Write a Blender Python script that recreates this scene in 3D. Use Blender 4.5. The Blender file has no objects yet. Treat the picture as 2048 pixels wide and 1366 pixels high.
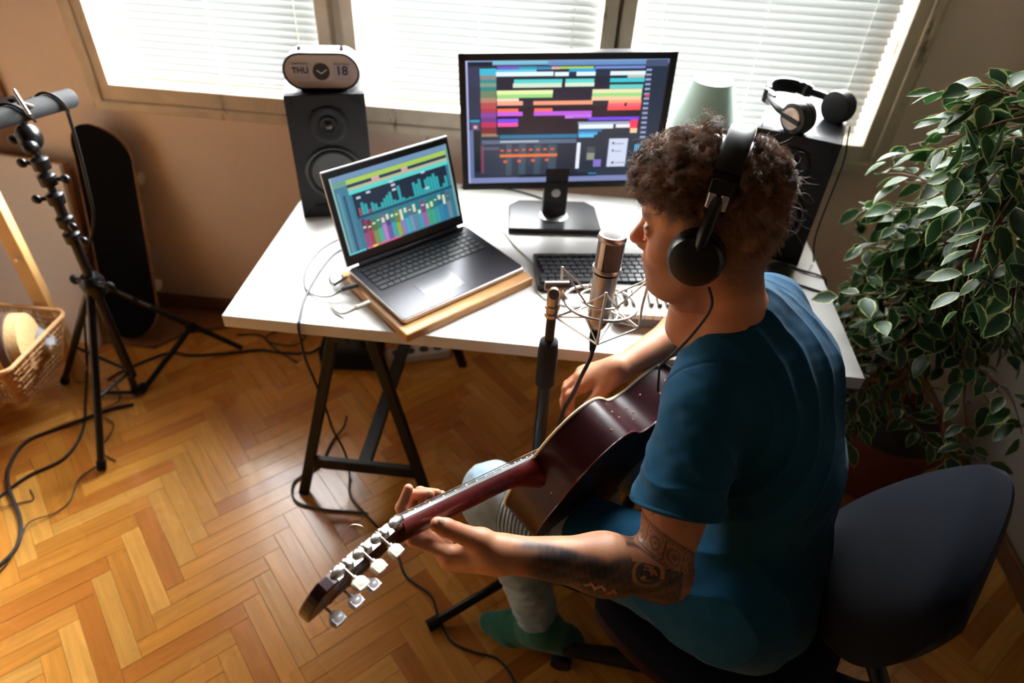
import bpy, bmesh, math, random
import numpy as np
from mathutils import Vector, Matrix, Euler, Quaternion
SC = bpy.context.scene
COL = SC.collection
PI = math.pi
# ------------------------------------------------------------------ camera
cam_d = bpy.data.cameras.new('camera')
cam = bpy.data.objects.new('camera', cam_d)
COL.objects.link(cam)
cam.location = (0.77242, -1.21531, 1.78260)
cam.rotation_euler = (0.863368, -0.042243, 0.100818)
cam_d.sensor_width = 36.0
cam_d.lens = 1381.12 / 2048 * 36.0
cam_d.clip_start = 0.05
cam_d.dof.use_dof = True
cam_d.dof.focus_distance = 1.17
cam_d.dof.aperture_fstop = 2.6
SC.camera = cam
# ------------------------------------------------------------------ sky, daylight, exposure
w = bpy.data.worlds.new('overcast_sky')
SC.world = w
w.use_nodes = True
wn = w.node_tree.nodes
bg = wn['Background']
bg.inputs[0].default_value = (0.95, 0.98, 1.0, 1)
_nt = w.node_tree
_tc = _nt.nodes.new('ShaderNodeTexCoord'); _sp = _nt.nodes.new('ShaderNodeSeparateXYZ'); _cr = _nt.nodes.new('ShaderNodeValToRGB')
_nt.links.new(_tc.outputs['Generated'], _sp.inputs[0]); _nt.links.new(_sp.outputs['Z'], _cr.inputs[0])
_cr.color_ramp.elements[0].position = 0.0; _cr.color_ramp.elements[0].color = (.30, .34, .28, 1)      # ground and trees below the horizon
_cr.color_ramp.elements[1].position = .06; _cr.color_ramp.elements[1].color = (.95, .98, 1.0, 1)      # bright overcast sky
_nt.links.new(_cr.outputs[0], bg.inputs[0])
# the hazy sun stands out to the right, so the sky is much brighter there
_dp = _nt.nodes.new('ShaderNodeVectorMath'); _dp.operation = 'DOT_PRODUCT'; _dp.inputs[1].default_value = Vector((.74, .46, .50)).normalized()
_mx = _nt.nodes.new('ShaderNodeMath'); _mx.operation = 'MAXIMUM'; _mx.inputs[1].default_value = 0
_pw = _nt.nodes.new('ShaderNodeMath'); _pw.operation = 'POWER'; _pw.inputs[1].default_value = 7
_ma = _nt.nodes.new('ShaderNodeMath'); _ma.operation = 'MULTIPLY_ADD'; _ma.inputs[1].default_value = 150.; _ma.inputs[2].default_value = 20.
_nt.links.new(_tc.outputs['Generated'], _dp.inputs[0]); _nt.links.new(_dp.outputs['Value'], _mx.inputs[0]); _nt.links.new(_mx.outputs[0], _pw.inputs[0]); _nt.links.new(_pw.outputs[0], _ma.inputs[0]); _nt.links.new(_ma.outputs[0], bg.inputs[1])
def portal(x0, x1, z0, z1):
    d = bpy.data.lights.new('window_portal', 'AREA')
    d.shape = 'RECTANGLE'; d.size = x1 - x0; d.size_y = z1 - z0
    d.cycles.is_portal = True
    o = bpy.data.objects.new('window_portal', d); COL.objects.link(o)
    o.location = ((x0 + x1) / 2, 1.03, (z0 + z1) / 2)
    o.rotation_euler = (math.radians(-90), 0, 0)
    o['kind'] = 'helper'
portal(-.70, .03, .9, 2.2); portal(.12, .85, .9, 2.2); portal(.93, 1.67, .9, 2.2)
vs = SC.view_settings
vs.view_transform = 'Standard'; vs.look = 'None'; vs.gamma = 1.0; vs.use_curve_mapping = False
vs.exposure = 0.68
SC.cycles.use_denoising = True
SC.cycles.max_bounces = 8
SC.cycles.diffuse_bounces = 4
SC.cycles.glossy_bounces = 3
SC.cycles.transmission_bounces = 6
SC.cycles.transparent_max_bounces = 10
SC.cycles.sample_clamp_indirect = 6.0
SC.cycles.caustics_reflective = False
SC.cycles.caustics_refractive = False

# ------------------------------------------------------------------ helpers
def nd(nt, t, **k):
    n = nt.nodes.new(t)
    for a, b in k.items(): setattr(n, a, b)
    return n
def mat(name, col, rough=.5, metal=0., spec=.5, bump=0., bscale=200., vary=0., vscale=8., sheen=0., sss=0., trans=0., emis=None, estr=0., coat=0., attr=None, ior=1.45, bdist=.002):
    m = bpy.data.materials.new(name); m.use_nodes = True
    nt = m.node_tree; p = nt.nodes['Principled BSDF']
    p.inputs['Base Color'].default_value = (*col, 1)
    p.inputs['Roughness'].default_value = rough
    p.inputs['Metallic'].default_value = metal
    p.inputs['Specular IOR Level'].default_value = spec
    p.inputs['IOR'].default_value = ior
    p.inputs['Sheen Weight'].default_value = sheen
    p.inputs['Coat Weight'].default_value = coat
    p.inputs['Coat Roughness'].default_value = .08
    p.inputs['Subsurface Weight'].default_value = sss
    p.inputs['Subsurface Radius'].default_value = (1., .35, .2)
    p.inputs['Subsurface Scale'].default_value = .006
    p.inputs['Transmission Weight'].default_value = trans
    if emis:
        p.inputs['Emission Color'].default_value = (*emis, 1); p.inputs['Emission Strength'].default_value = estr
    tc = nd(nt, 'ShaderNodeTexCoord')
    src = None
    if attr:
        a = nd(nt, 'ShaderNodeAttribute', attribute_name=attr); src = a.outputs['Color']
        nt.links.new(src, p.inputs['Base Color'])
    if vary > 0:
        n = nd(nt, 'ShaderNodeTexNoise'); n.inputs['Scale'].default_value = vscale; n.inputs['Detail'].default_value = 5
        nt.links.new(tc.outputs['Object'], n.inputs['Vector'])
        hs = nd(nt, 'ShaderNodeHueSaturation')
        mr = nd(nt, 'ShaderNodeMapRange')
        mr.inputs['From Min'].default_value = .3; mr.inputs['From Max'].default_value = .7
        mr.inputs['To Min'].default_value = 1 - vary; mr.inputs['To Max'].default_value = 1 + vary
        nt.links.new(n.outputs['Fac'], mr.inputs['Value']); nt.links.new(mr.outputs[0], hs.inputs['Value'])
        if src is not None: nt.links.new(src, hs.inputs['Color'])
        else: hs.inputs['Color'].default_value = (*col, 1)
        nt.links.new(hs.outputs[0], p.inputs['Base Color'])
    if bump > 0:
        n = nd(nt, 'ShaderNodeTexNoise'); n.inputs['Scale'].default_value = bscale; n.inputs['Detail'].default_value = 4
        nt.links.new(tc.outputs['Object'], n.inputs['Vector'])
        b = nd(nt, 'ShaderNodeBump'); b.inputs['Strength'].default_value = bump; b.inputs['Distance'].default_value = bdist
        nt.links.new(n.outputs['Fac'], b.inputs['Height']); nt.links.new(b.outputs[0], p.inputs['Normal'])
    return m

def ME(name, V, F, smooth=False):
    me = bpy.data.meshes.new(name)
    me.from_pydata([tuple(v) for v in V], [], [tuple(f) for f in F])
    if smooth: me.polygons.foreach_set('use_smooth', [True] * len(me.polygons))
    me.update()
    return me
def pmat(t):
    return Matrix.LocRotScale(t.location, t.rotation_euler, t.scale)
def link(name, me, m=None, parent=None, world=True, **props):
    o = bpy.data.objects.new(name, me); COL.objects.link(o)
    if m is not None:
        for x in (m if isinstance(m, (list, tuple)) else [m]): me.materials.append(x)
    if parent is not None:
        o.parent = parent
        if world:
            M = pmat(parent)
            if parent.parent is not None: M = pmat(parent.parent) @ parent.matrix_parent_inverse @ M
            o.matrix_parent_inverse = M.inverted()
    for k, v in props.items(): o[k] = v
    return o
def thing(name, label, cat, loc=(0, 0, 0), rz=0, group=None):
    o = bpy.data.objects.new(name, None); COL.objects.link(o)
    o.location = loc; o.rotation_euler = (0, 0, rz); o.empty_display_size = .05
    o['label'] = label; o['category'] = cat
    if group: o['group'] = group
    return o
def tag(o, label, cat, group=None):
    o['label'] = label; o['category'] = cat
    if group: o['group'] = group
    return o
def V3(*a): return np.array(a, float)
def nrm(v): v = np.asarray(v, float); return v / np.linalg.norm(v)

class MB:
    """collects shapes into one mesh"""
    def __init__(s): s.V = []; s.F = []; s.n = 0
    def add(s, V, F):
        V = np.asarray(V, float); s.V.append(V); s.F += [tuple(i + s.n for i in f) for f in F]; s.n += len(V); return s
    def box(s, c, d, R=None):
        h = np.array(d, float) / 2
        P = np.array([(x, y, z) for x in (-1, 1) for y in (-1, 1) for z in (-1, 1)], float) * h
        if R is not None: P = P @ np.asarray(R).T
        return s.add(P + np.array(c, float), [(0, 1, 3, 2), (4, 6, 7, 5), (0, 4, 5, 1), (2, 3, 7, 6), (0, 2, 6, 4), (1, 5, 7, 3)])
    def tube(s, P, r, n=10, cap=True, closed=False, flat=None):
        P = np.asarray(P, float); N = len(P)
        r = np.full(N, r, float) if np.isscalar(r) else np.asarray(r, float)
        T = np.zeros_like(P)
        if closed: T = np.roll(P, -1, 0) - np.roll(P, 1, 0)
        else: T[1:-1] = P[2:] - P[:-2]; T[0] = P[1] - P[0]; T[-1] = P[-1] - P[-2]
        T /= np.linalg.norm(T, axis=1)[:, None] + 1e-12
        u = np.cross(T[0], (0, 0, 1.)) if abs(T[0][2]) < .9 else np.cross(T[0], (1., 0, 0)); u /= np.linalg.norm(u)
        V = []; a = np.arange(n) * 2 * PI / n
        for i in range(N):
            u = u - T[i] * (u @ T[i]); u /= np.linalg.norm(u) + 1e-12; v = np.cross(T[i], u)
            V.append(P[i] + r[i] * (np.cos(a)[:, None] * u + np.sin(a)[:, None] * v))
        V = np.concatenate(V); F = []
        for i in range(N if closed else N - 1):
            j = (i + 1) % N
            for k in range(n):
                l = (k + 1) % n; F.append((i * n + k, i * n + l, j * n + l, j * n + k))
        if cap and not closed: F.append(tuple(range(n))[::-1]); F.append(tuple((N - 1) * n + k for k in range(n)))
        return s.add(V, F)
    def cyl(s, a, b, r, r2=None, n=24):
        return s.tube([a, b], [r, r if r2 is None else r2], n)
    def lathe(s, prof, c=(0, 0, 0), R=None, n=32):
        """prof: (radius, height) along local z"""
        V = []; a = np.arange(n) * 2 * PI / n
        for (r, h) in prof: V.append(np.stack([r * np.cos(a), r * np.sin(a), np.full(n, h)], 1))
        V = np.concatenate(V); F = []
        for i in range(len(prof) - 1):
            for k in range(n):
                l = (k + 1) % n; F.append((i * n + k, i * n + l, (i + 1) * n + l, (i + 1) * n + k))
        F.append(tuple(range(n))[::-1]); F.append(tuple((len(prof) - 1) * n + k for k in range(n)))
        if R is not None: V = V @ np.asarray(R).T
        return s.add(V + np.array(c, float), F)
    def prism(s, pts, O, X, Y, Z, h):
        """outline pts in X,Y plane at O extruded along Z by h"""
        O, X, Y, Z = [np.asarray(q, float) for q in (O, X, Y, Z)]
        B = np.array([O + p[0] * X + p[1] * Y for p in pts]); n = len(pts)
        V = np.concatenate([B, B + Z * h]); F = [tuple(range(n))[::-1], tuple(range(n, 2 * n))]
        F += [(i, (i + 1) % n, n + (i + 1) % n, n + i) for i in range(n)]
        return s.add(V, F)
    def ell(s, c, r, R=None, n=20, m=12):
        V = []; F = []
        for i in range(m + 1):
            t = PI * i / m
            for k in range(n):
                a = 2 * PI * k / n; V.append((r[0] * math.sin(t) * math.cos(a), r[1] * math.sin(t) * math.sin(a), r[2] * math.cos(t)))
        for i in range(m):
            for k in range(n):
                l = (k + 1) % n; F.append((i * n + k, (i + 1) * n + k, (i + 1) * n + l, i * n + l))
        V = np.array(V)
        if R is not None: V = V @ np.asarray(R).T
        return s.add(V + np.array(c, float), F)
    def build(s, name, m, parent=None, smooth=False, bev=0, seg=2, weld=False, **props):
        me = ME(name, np.concatenate(s.V), s.F)
        bm = bmesh.new(); bm.from_mesh(me)
        if weld: bmesh.ops.remove_doubles(bm, verts=bm.verts, dist=1e-5)
        bmesh.ops.recalc_face_normals(bm, faces=bm.faces)
        bm.to_mesh(me); bm.free()
        if smooth:
            me.polygons.foreach_set('use_smooth', [True] * len(me.polygons))
            try: me.set_sharp_from_angle(angle=math.radians(42))
            except Exception: pass
        o = link(name, me, m, parent, **props)
        if bev > 0:
            b = o.modifiers.new('bevel', 'BEVEL'); b.width = bev; b.segments = seg; b.limit_method = 'ANGLE'; b.angle_limit = math.radians(40)
            if not smooth: b.harden_normals = False
        return o
def rotz(a): c, s_ = math.cos(a), math.sin(a); return np.array([[c, -s_, 0], [s_, c, 0], [0, 0, 1.]])
def rotx(a): c, s_ = math.cos(a), math.sin(a); return np.array([[1, 0, 0], [0, c, -s_], [0, s_, c]])
def roty(a): c, s_ = math.cos(a), math.sin(a); return np.array([[c, 0, s_], [0, 1, 0], [-s_, 0, c]])
def zto(d):
    """rotation taking +z to direction d"""
    d = nrm(d); return np.array(Vector((0, 0, 1)).rotation_difference(Vector(d)).to_matrix())
def cr(P, k=6, closed=False):
    """catmull-rom through points"""
    P = np.asarray(P, float); n = len(P); out = []
    rng = range(n if closed else n - 1)
    for i in rng:
        if closed: a, b, c, d = P[(i - 1) % n], P[i], P[(i + 1) % n], P[(i + 2) % n]
        else: a, b, c, d = P[max(i - 1, 0)], P[i], P[i + 1], P[min(i + 2, n - 1)]
        for j in range(k):
            t = j / k
            out.append(.5 * ((2 * b) + (c - a) * t + (2 * a - 5 * b + 4 * c - d) * t * t + (3 * b - a - 3 * c + d) * t ** 3))
    if not closed: out.append(P[-1])
    return np.array(out)
def rrect(w, h, r, n=6):
    """rounded rectangle outline centred on 0"""
    out = []
    for cx, cy, a0 in ((w / 2 - r, h / 2 - r, 0), (-w / 2 + r, h / 2 - r, 90), (-w / 2 + r, -h / 2 + r, 180), (w / 2 - r, -h / 2 + r, 270)):
        for i in range(n + 1):
            a = math.radians(a0 + 90 * i / n); out.append((cx + r * math.cos(a), cy + r * math.sin(a)))
    return out
def colattr(me, cols, name='col'):
    """per-face colours (n,3) -> corner colour attribute"""
    a = me.color_attributes.new(name, 'FLOAT_COLOR', 'CORNER')
    buf = np.ones((len(me.loops), 4), np.float32)
    st = np.zeros(len(me.polygons), np.int32); tot = np.zeros(len(me.polygons), np.int32)
    me.polygons.foreach_get('loop_start', st); me.polygons.foreach_get('loop_total', tot)
    buf[:, :3] = np.repeat(np.asarray(cols, np.float32), tot, axis=0)
    a.data.foreach_set('color', buf.ravel())
def s2l(*c): return tuple(((x / 255 + .055) / 1.055) ** 2.4 if x > 10 else x / 255 / 12.92 for x in c)

# ------------------------------------------------------------------ implicit surfaces (one smooth body out of many limbs)
def smin(a, b, k):
    h = np.maximum(k - np.abs(a - b), 0) / k
    return np.minimum(a, b) - h * h * k * .25
class SDF:
    def __init__(s): s.p = []
    def cone(s, a, b, ra, rb, k=.02, op='+'):
        a = np.array(a, float); b = np.array(b, float); ba = b - a; L = ba @ ba + 1e-12
        def f(P):
            t = np.clip((P - a) @ ba / L, 0, 1); return np.linalg.norm(P - a - t[:, None] * ba, axis=1) - (ra + (rb - ra) * t)
        s.p.append((f, k, op)); return s
    def ell(s, c, r, R=None, k=.02, op='+'):
        c = np.array(c, float); r = np.array(r, float); R = np.eye(3) if R is None else np.asarray(R, float)
        def f(P):
            q = (P - c) @ R; k0 = np.linalg.norm(q / r, axis=1); k1 = np.linalg.norm(q / (r * r), axis=1) + 1e-9
            return k0 * (k0 - 1) / k1 + 0 * k0
        s.p.append((lambda P: np.where(np.linalg.norm((P - c) @ R / r, axis=1) < .05, -r.min(), f(P)), k, op)); return s
    def fn(s, f, k=.01, op='+'): s.p.append((f, k, op)); return s
    def ev(s, P, sel=None):
        d = np.full(len(P), 9.)
        for i, (f, k, op) in enumerate(s.p):
            if sel is not None and not sel[i]: continue
            e = f(P)
            if op == '+': d = smin(d, e, k)
            elif op == '-': d = -smin(-d, e, k)
            elif op == '&': d = -smin(-d, -e, k)
        return d
def nets(sdf, lo, hi, h, B=10):
    lo = np.array(lo, float); hi = np.array(hi, float); nb = np.ceil((hi - lo) / (h * B)).astype(int)
    g = np.stack(np.meshgrid(*[np.arange(n) for n in nb], indexing='ij'), -1).reshape(-1, 3)
    C = lo + (g + .5) * B * h; rad = B * h * .87
    vals = np.stack([f(C) for f, k, op in sdf.p], 1)
    act = np.abs(sdf.ev(C)) < rad * 2.0 + .03
    ax = np.arange(-1, B + 1)
    loc = np.stack(np.meshgrid(ax, ax, ax, indexing='ij'), -1).reshape(-1, 3)
    n1 = B + 2; big = 1 << 20
    KV = []; PV = []; Q = []
    def key(I): I = I.astype(np.int64) + 8; return (I[..., 0] * 4096 + I[..., 1]) * 4096 + I[..., 2]
    for bi in np.nonzero(act)[0]:
        I = g[bi] * B + loc; P = lo + I * h
        sel = [True if op == '&' else (vals[bi, i] < rad * 3.0 + .06) for i, (f, k, op) in enumerate(sdf.p)]
        if not any(sel): continue
        D = sdf.ev(P, sel).reshape(n1, n1, n1); Sg = D < 0
        if Sg.all() or not Sg.any(): continue
        # cells -1..B-1 -> index 0..B ; every cell vertex computed, owned if >=0
        cnt = np.zeros((B + 1,) * 3); acc = np.zeros((B + 1, B + 1, B + 1, 3)); 
        cidx = np.stack(np.meshgrid(*[np.arange(B + 1)] * 3, indexing='ij'), -1).astype(float)
        for a in range(3):
            for u in (0, 1):
                for v in (0, 1):
                    off = [0, 0, 0]; o2 = [(a + 1) % 3, (a + 2) % 3]; off[o2[0]] = u; off[o2[1]] = v
                    sl0 = tuple(slice(o, o + B + 1) for o in off); off2 = list(off); off2[a] = 1
                    sl1 = tuple(slice(o, o + B + 1) for o in off2)
                    d0 = D[sl0]; d1 = D[sl1]; x = (d0 < 0) != (d1 < 0)
                    t = np.where(x, d0 / np.where(x, d0 - d1, 1), 0)
                    e = np.array(off, float)[None, None, None, :] + np.zeros(acc.shape); e[..., a] += t
                    acc += np.where(x[..., None], e, 0); cnt += x
        has = cnt > 0
        own = has.copy(); own[0] = False; own[:, 0] = False; own[:, :, 0] = False
        ci = np.argwhere(own)
        if len(ci):
            gi = ci - 1 + g[bi] * B
            KV.append(key(gi)); PV.append(lo + (gi + acc[own] / cnt[own][:, None]) * h)
        # quads for edges starting at local points 0..B-1 (index 1..B)
        for a in range(3):
            b, c = (a + 1) % 3, (a + 2) % 3
            sl = [slice(1, B + 1)] * 3; sl1 = list(sl); sl1[a] = slice(2, B + 2)
            s0 = Sg[tuple(sl)]; s1 = Sg[tuple(sl1)]
            E = np.argwhere(s0 != s1)
            if not len(E): continue
            flip = s0[tuple(E.T)]
            G = E + g[bi] * B
            eb = np.zeros(3, int); eb[b] = 1; ec = np.zeros(3, int); ec[c] = 1
            q = np.stack([key(G), key(G - eb), key(G - eb - ec), key(G - ec)], 1)
            q[~flip] = q[~flip][:, ::-1]
            Q.append(q)
    K = np.concatenate(KV); P = np.concatenate(PV); Q = np.concatenate(Q)
    o = np.argsort(K); K = K[o]; P = P[o]
    J = np.searchsorted(K, Q); J[J >= len(K)] = 0
    ok = (K[J] == Q).all(1)
    return P, J[ok]
def smooth_pts(P, Q, it=1, lam=.5):
    n = len(P); a = np.concatenate([Q[:, 0], Q[:, 1], Q[:, 2], Q[:, 3]]); b = np.concatenate([Q[:, 1], Q[:, 2], Q[:, 3], Q[:, 0]])
    cnt = np.bincount(a, minlength=n) + np.bincount(b, minlength=n)
    for _ in range(it):
        S = np.stack([np.bincount(a, P[b, i], n) + np.bincount(b, P[a, i], n) for i in range(3)], 1)
        P = P + lam * (S / np.maximum(cnt, 1)[:, None] - P)
    return P
def vnormals(P, Q):
    n = np.cross(P[Q[:, 2]] - P[Q[:, 0]], P[Q[:, 3]] - P[Q[:, 1]])
    N = np.zeros_like(P)
    for k in range(4):
        for i in range(3): N[:, i] += np.bincount(Q[:, k], n[:, i], len(P))
    return N / (np.linalg.norm(N, axis=1)[:, None] + 1e-12)
def qmesh(name, P, Q):
    me = bpy.data.meshes.new(name); me.vertices.add(len(P)); me.vertices.foreach_set('co', P.astype(np.float32).ravel())
    me.loops.add(4 * len(Q)); me.loops.foreach_set('vertex_index', Q.astype(np.int32).ravel())
    me.polygons.add(len(Q)); me.polygons.foreach_set('loop_start', np.arange(0, 4 * len(Q), 4, dtype=np.int32))
    me.polygons.foreach_set('use_smooth', np.ones(len(Q), bool))
    me.update(calc_edges=True); me.validate()
    return me
def vattr(me, name, vals):
    a = me.attributes.new(name, 'FLOAT', 'POINT'); a.data.foreach_set('value', np.asarray(vals, np.float32))
def wob(P, s, seed=0, o=4):
    """cheap smooth noise from sine sums, about -1..1"""
    r = np.random.default_rng(seed); out = 0
    for i in range(o):
        k = r.normal(size=3); k = k / np.linalg.norm(k) * s * (1 + .6 * i); out = out + np.sin(P @ k * 2 * PI + r.uniform(0, 6.28)) / (1 + .5 * i)
    return out / 2
# ================================================================== the room
YW = 0.88          # inner face of the window wall
XR = 2.2; XL = -2.0; YB = -3.4; ZC = 2.6
def st(o, kind='structure'): o['kind'] = kind; return o
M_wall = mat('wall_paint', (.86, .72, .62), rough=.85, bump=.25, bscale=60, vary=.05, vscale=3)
M_wall3 = mat('wall_bounce_left', (.70, .60, .50), rough=.9, bump=.25, bscale=60, vary=.05, vscale=3)  # unseen left wall, colour kept light to bounce light onto the left side
M_wall4 = mat('wall_bounce_right', (.30, .26, .22), rough=.9, bump=.25, bscale=60, vary=.05, vscale=3)  # dimness of the right side put into the wall colour, tuned for bounce
M_wall2 = mat('wall_bounce_dark', (.06, .05, .04), rough=.9, bump=.25, bscale=60, vary=.05, vscale=3)  # unseen front wall, coloured near black to cut the fill light
M_ceil = mat('ceiling_bounce_dark', (.2, .18, .16), rough=.9)  # unseen ceiling, colour darkened to hold down the bounced fill
M_frame = mat('old_window_paint', (.66, .55, .42), rough=.55, vary=.12, vscale=14, bump=.2, bscale=50)
# worn dark marks on the window paint
nt = M_frame.node_tree; pr = nt.nodes['Principled BSDF']
tc = nd(nt, 'ShaderNodeTexCoord'); mp = nd(nt, 'ShaderNodeMapping'); mp.inputs['Scale'].default_value = (9, 9, 2.5)
n = nd(nt, 'ShaderNodeTexNoise'); n.inputs['Scale'].default_value = 2.2; n.inputs['Detail'].default_value = 6; n.inputs['Roughness'].default_value = .7
cr_ = nd(nt, 'ShaderNodeValToRGB'); cr_.color_ramp.elements[0].position = .62; cr_.color_ramp.elements[0].color = (0, 0, 0, 1); cr_.color_ramp.elements[1].position = .70; cr_.color_ramp.elements[1].color = (1, 1, 1, 1)
mx = nd(nt, 'ShaderNodeMix', data_type='RGBA')
lk = [l for l in nt.links if l.to_socket == pr.inputs['Base Color']][0]; src = lk.from_socket
nt.links.new(tc.outputs['Object'], mp.inputs[0]); nt.links.new(mp.outputs[0], n.inputs['Vector']); nt.links.new(n.outputs['Fac'], cr_.inputs[0])
nt.links.new(cr_.outputs[0], mx.inputs[0]); nt.links.new(src, mx.inputs[6]); mx.inputs[7].default_value = (.22, .15, .09, 1); nt.links.new(mx.outputs[2], pr.inputs['Base Color'])

M_wood = bpy.data.materials.new('parquet'); M_wood.use_nodes = True
nt = M_wood.node_tree; pr = nt.nodes['Principled BSDF']
uv = nd(nt, 'ShaderNodeUVMap', uv_map='grain'); at = nd(nt, 'ShaderNodeAttribute', attribute_name='col')
mp = nd(nt, 'ShaderNodeMapping'); mp.inputs['Scale'].default_value = (5, 60, 1); nt.links.new(uv.outputs[0], mp.inputs[0])
n1 = nd(nt, 'ShaderNodeTexNoise'); n1.inputs['Scale'].default_value = 1.; n1.inputs['Detail'].default_value = 6; n1.inputs['Roughness'].default_value = .6; n1.inputs['Distortion'].default_value = .6
nt.links.new(mp.outputs[0], n1.inputs['Vector'])
mr = nd(nt, 'ShaderNodeMapRange'); mr.inputs['From Min'].default_value = .3; mr.inputs['From Max'].default_value = .7; mr.inputs['To Min'].default_value = .80; mr.inputs['To Max'].default_value = 1.14
nt.links.new(n1.outputs['Fac'], mr.inputs['Value'])
hs = nd(nt, 'ShaderNodeHueSaturation'); nt.links.new(mr.outputs[0], hs.inputs['Value']); nt.links.new(at.outputs['Color'], hs.inputs['Color'])
nt.links.new(hs.outputs[0], pr.inputs['Base Color'])
pr.inputs['Specular IOR Level'].default_value = .5; pr.inputs['Coat Weight'].default_value = .4; pr.inputs['Coat Roughness'].default_value = .12; pr.inputs['Coat IOR'].default_value = 1.5
n2 = nd(nt, 'ShaderNodeTexNoise'); n2.inputs['Scale'].default_value = 3.; n2.inputs['Detail'].default_value = 4
tc = nd(nt, 'ShaderNodeTexCoord'); nt.links.new(tc.outputs['Object'], n2.inputs['Vector'])
mr2 = nd(nt, 'ShaderNodeMapRange'); mr2.inputs['To Min'].default_value = .16; mr2.inputs['To Max'].default_value = .42; nt.links.new(n2.outputs['Fac'], mr2.inputs['Value']); nt.links.new(mr2.outputs[0], pr.inputs['Roughness'])
bp = nd(nt, 'ShaderNodeBump'); bp.inputs['Strength'].default_value = .25; bp.inputs['Distance'].default_value = .002; nt.links.new(n1.outputs['Fac'], bp.inputs['Height']); nt.links.new(bp.outputs[0], pr.inputs['Normal'])

def floor_mesh():
    W = .051; n = 6; L = W * n; rnd = random.Random(5)
    a = math.radians(45 - 2.0); U = np.array([math.cos(a), math.sin(a)]); Vv = np.array([-math.sin(a), math.cos(a)])
    O = np.array([-.404, -.093]) - U * (L) - Vv * W
    V = []; F = []; C = []; UV = []
    def plank(x, y, w_, h_, along):
        g = .00025; zt = rnd.uniform(-.0003, 0)
        P = [(x + g, y + g), (x + w_ - g, y + g), (x + w_ - g, y + h_ - g), (x + g, y + h_ - g)]
        Wd = [O + p[0] * U + p[1] * Vv for p in P]
        cx = sum(p[0] for p in Wd) / 4; cy = sum(p[1] for p in Wd) / 4
        if not (XL - .3 < cx < XR + .3 and YB - .3 < cy < YW + .3): return
        q = .0006; b = len(V)
        ctr = np.array([cx, cy])
        for p in Wd: V.append((p[0], p[1], -.006))
        for p in Wd:
            d = (ctr - p); d = np.sign(np.array([d @ U, d @ Vv])) ; pp = p + q * (d[0] * U + d[1] * Vv)
            V.append((p[0], p[1], zt - .0006))
        for p in Wd:
            d = (ctr - p); d = np.sign(np.array([d @ U, d @ Vv])) ; pp = p + q * (d[0] * U + d[1] * Vv)
            V.append((pp[0], pp[1], zt))
        fs = [(b + 8, b + 9, b + 10, b + 11)]
        for lvl in (0, 4):
            for i in range(4): j = (i + 1) % 4; fs.append((b + lvl + i, b + lvl + j, b + lvl + 4 + j, b + lvl + 4 + i))
        base = rnd.choice([(.64, .265, .040), (.59, .235, .034), (.68, .305, .048), (.51, .175, .025), (.62, .255, .043), (.72, .345, .068)])
        k = rnd.uniform(.88, 1.08); col = tuple(c * k for c in base)
        off = (rnd.uniform(0, 50), rnd.uniform(0, 50))
        for f in fs:
            F.append(f); C.append(col if f is fs[0] else tuple(c * .85 for c in col))
            for vi in f:
                li = (vi - b) % 4; p = P[li]
                l, t = (p[0], p[1]) if along == 0 else (p[1], p[0])
                UV.append((l + off[0], t + off[1]))
    for j in range(-12, 13):
        for i in range(-80, 81):
            x0 = i * W + j * 2 * L; y0 = i * W
            plank(x0, y0, L, W, 0)
            plank(x0 + L, y0 + W - L, W, L, 1)
    me = ME('floor', V, F); colattr(me, C)
    u = me.uv_layers.new(name='grain'); u.data.foreach_set('uv', np.array(UV, np.float32).ravel())
    return me
st(link('floor', floor_mesh(), M_wood))
M_dark = mat('subfloor_gap', (.16, .07, .025), rough=.9)
st(MB().box(((XL + XR) / 2, (YB + YW) / 2, -.02), (XR - XL + .4, YW - YB + .4, .02)).build('floor_underlay', M_dark))
# window wall with one long opening, built from four slabs
wx0, wx1, wz0, wz1 = -.77, 1.745, .84, 2.28
b = MB()
T = .28
b.box(((XL - .2 + wx0) / 2, YW + T / 2, ZC / 2), (wx0 - XL + .2, T, ZC))
b.box(((XR + .2 + wx1) / 2, YW + T / 2, ZC / 2), (XR + .2 - wx1, T, ZC))
b.box(((wx0 + wx1) / 2, YW + T / 2, wz0 / 2), (wx1 - wx0, T, wz0))
b.box(((wx0 + wx1) / 2, YW + T / 2, (wz1 + ZC) / 2), (wx1 - wx0, T, ZC - wz1))
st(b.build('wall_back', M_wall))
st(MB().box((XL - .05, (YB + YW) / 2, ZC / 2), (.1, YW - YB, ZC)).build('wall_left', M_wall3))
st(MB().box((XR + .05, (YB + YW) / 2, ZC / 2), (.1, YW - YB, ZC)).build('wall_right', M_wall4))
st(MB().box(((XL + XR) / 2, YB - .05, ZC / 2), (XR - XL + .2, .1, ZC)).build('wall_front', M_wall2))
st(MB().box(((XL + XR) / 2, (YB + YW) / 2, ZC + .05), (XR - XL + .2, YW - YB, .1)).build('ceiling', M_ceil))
M_base = mat('baseboard_wood', (.16, .07, .03), rough=.45, vary=.2, vscale=10)
st(MB().box(((XL + XR) / 2, YW - .009, .035), (XR - XL, .018, .07)).build('baseboard_back', M_base, bev=.004))
st(MB().box((XR - .009, (YB + YW) / 2, .035), (.018, YW - YB, .07)).build('baseboard_right', M_base, bev=.004))
st(MB().box((XL + .009, (YB + YW) / 2, .035), (.018, YW - YB, .07)).build('baseboard_left', M_base, bev=.004))
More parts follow.
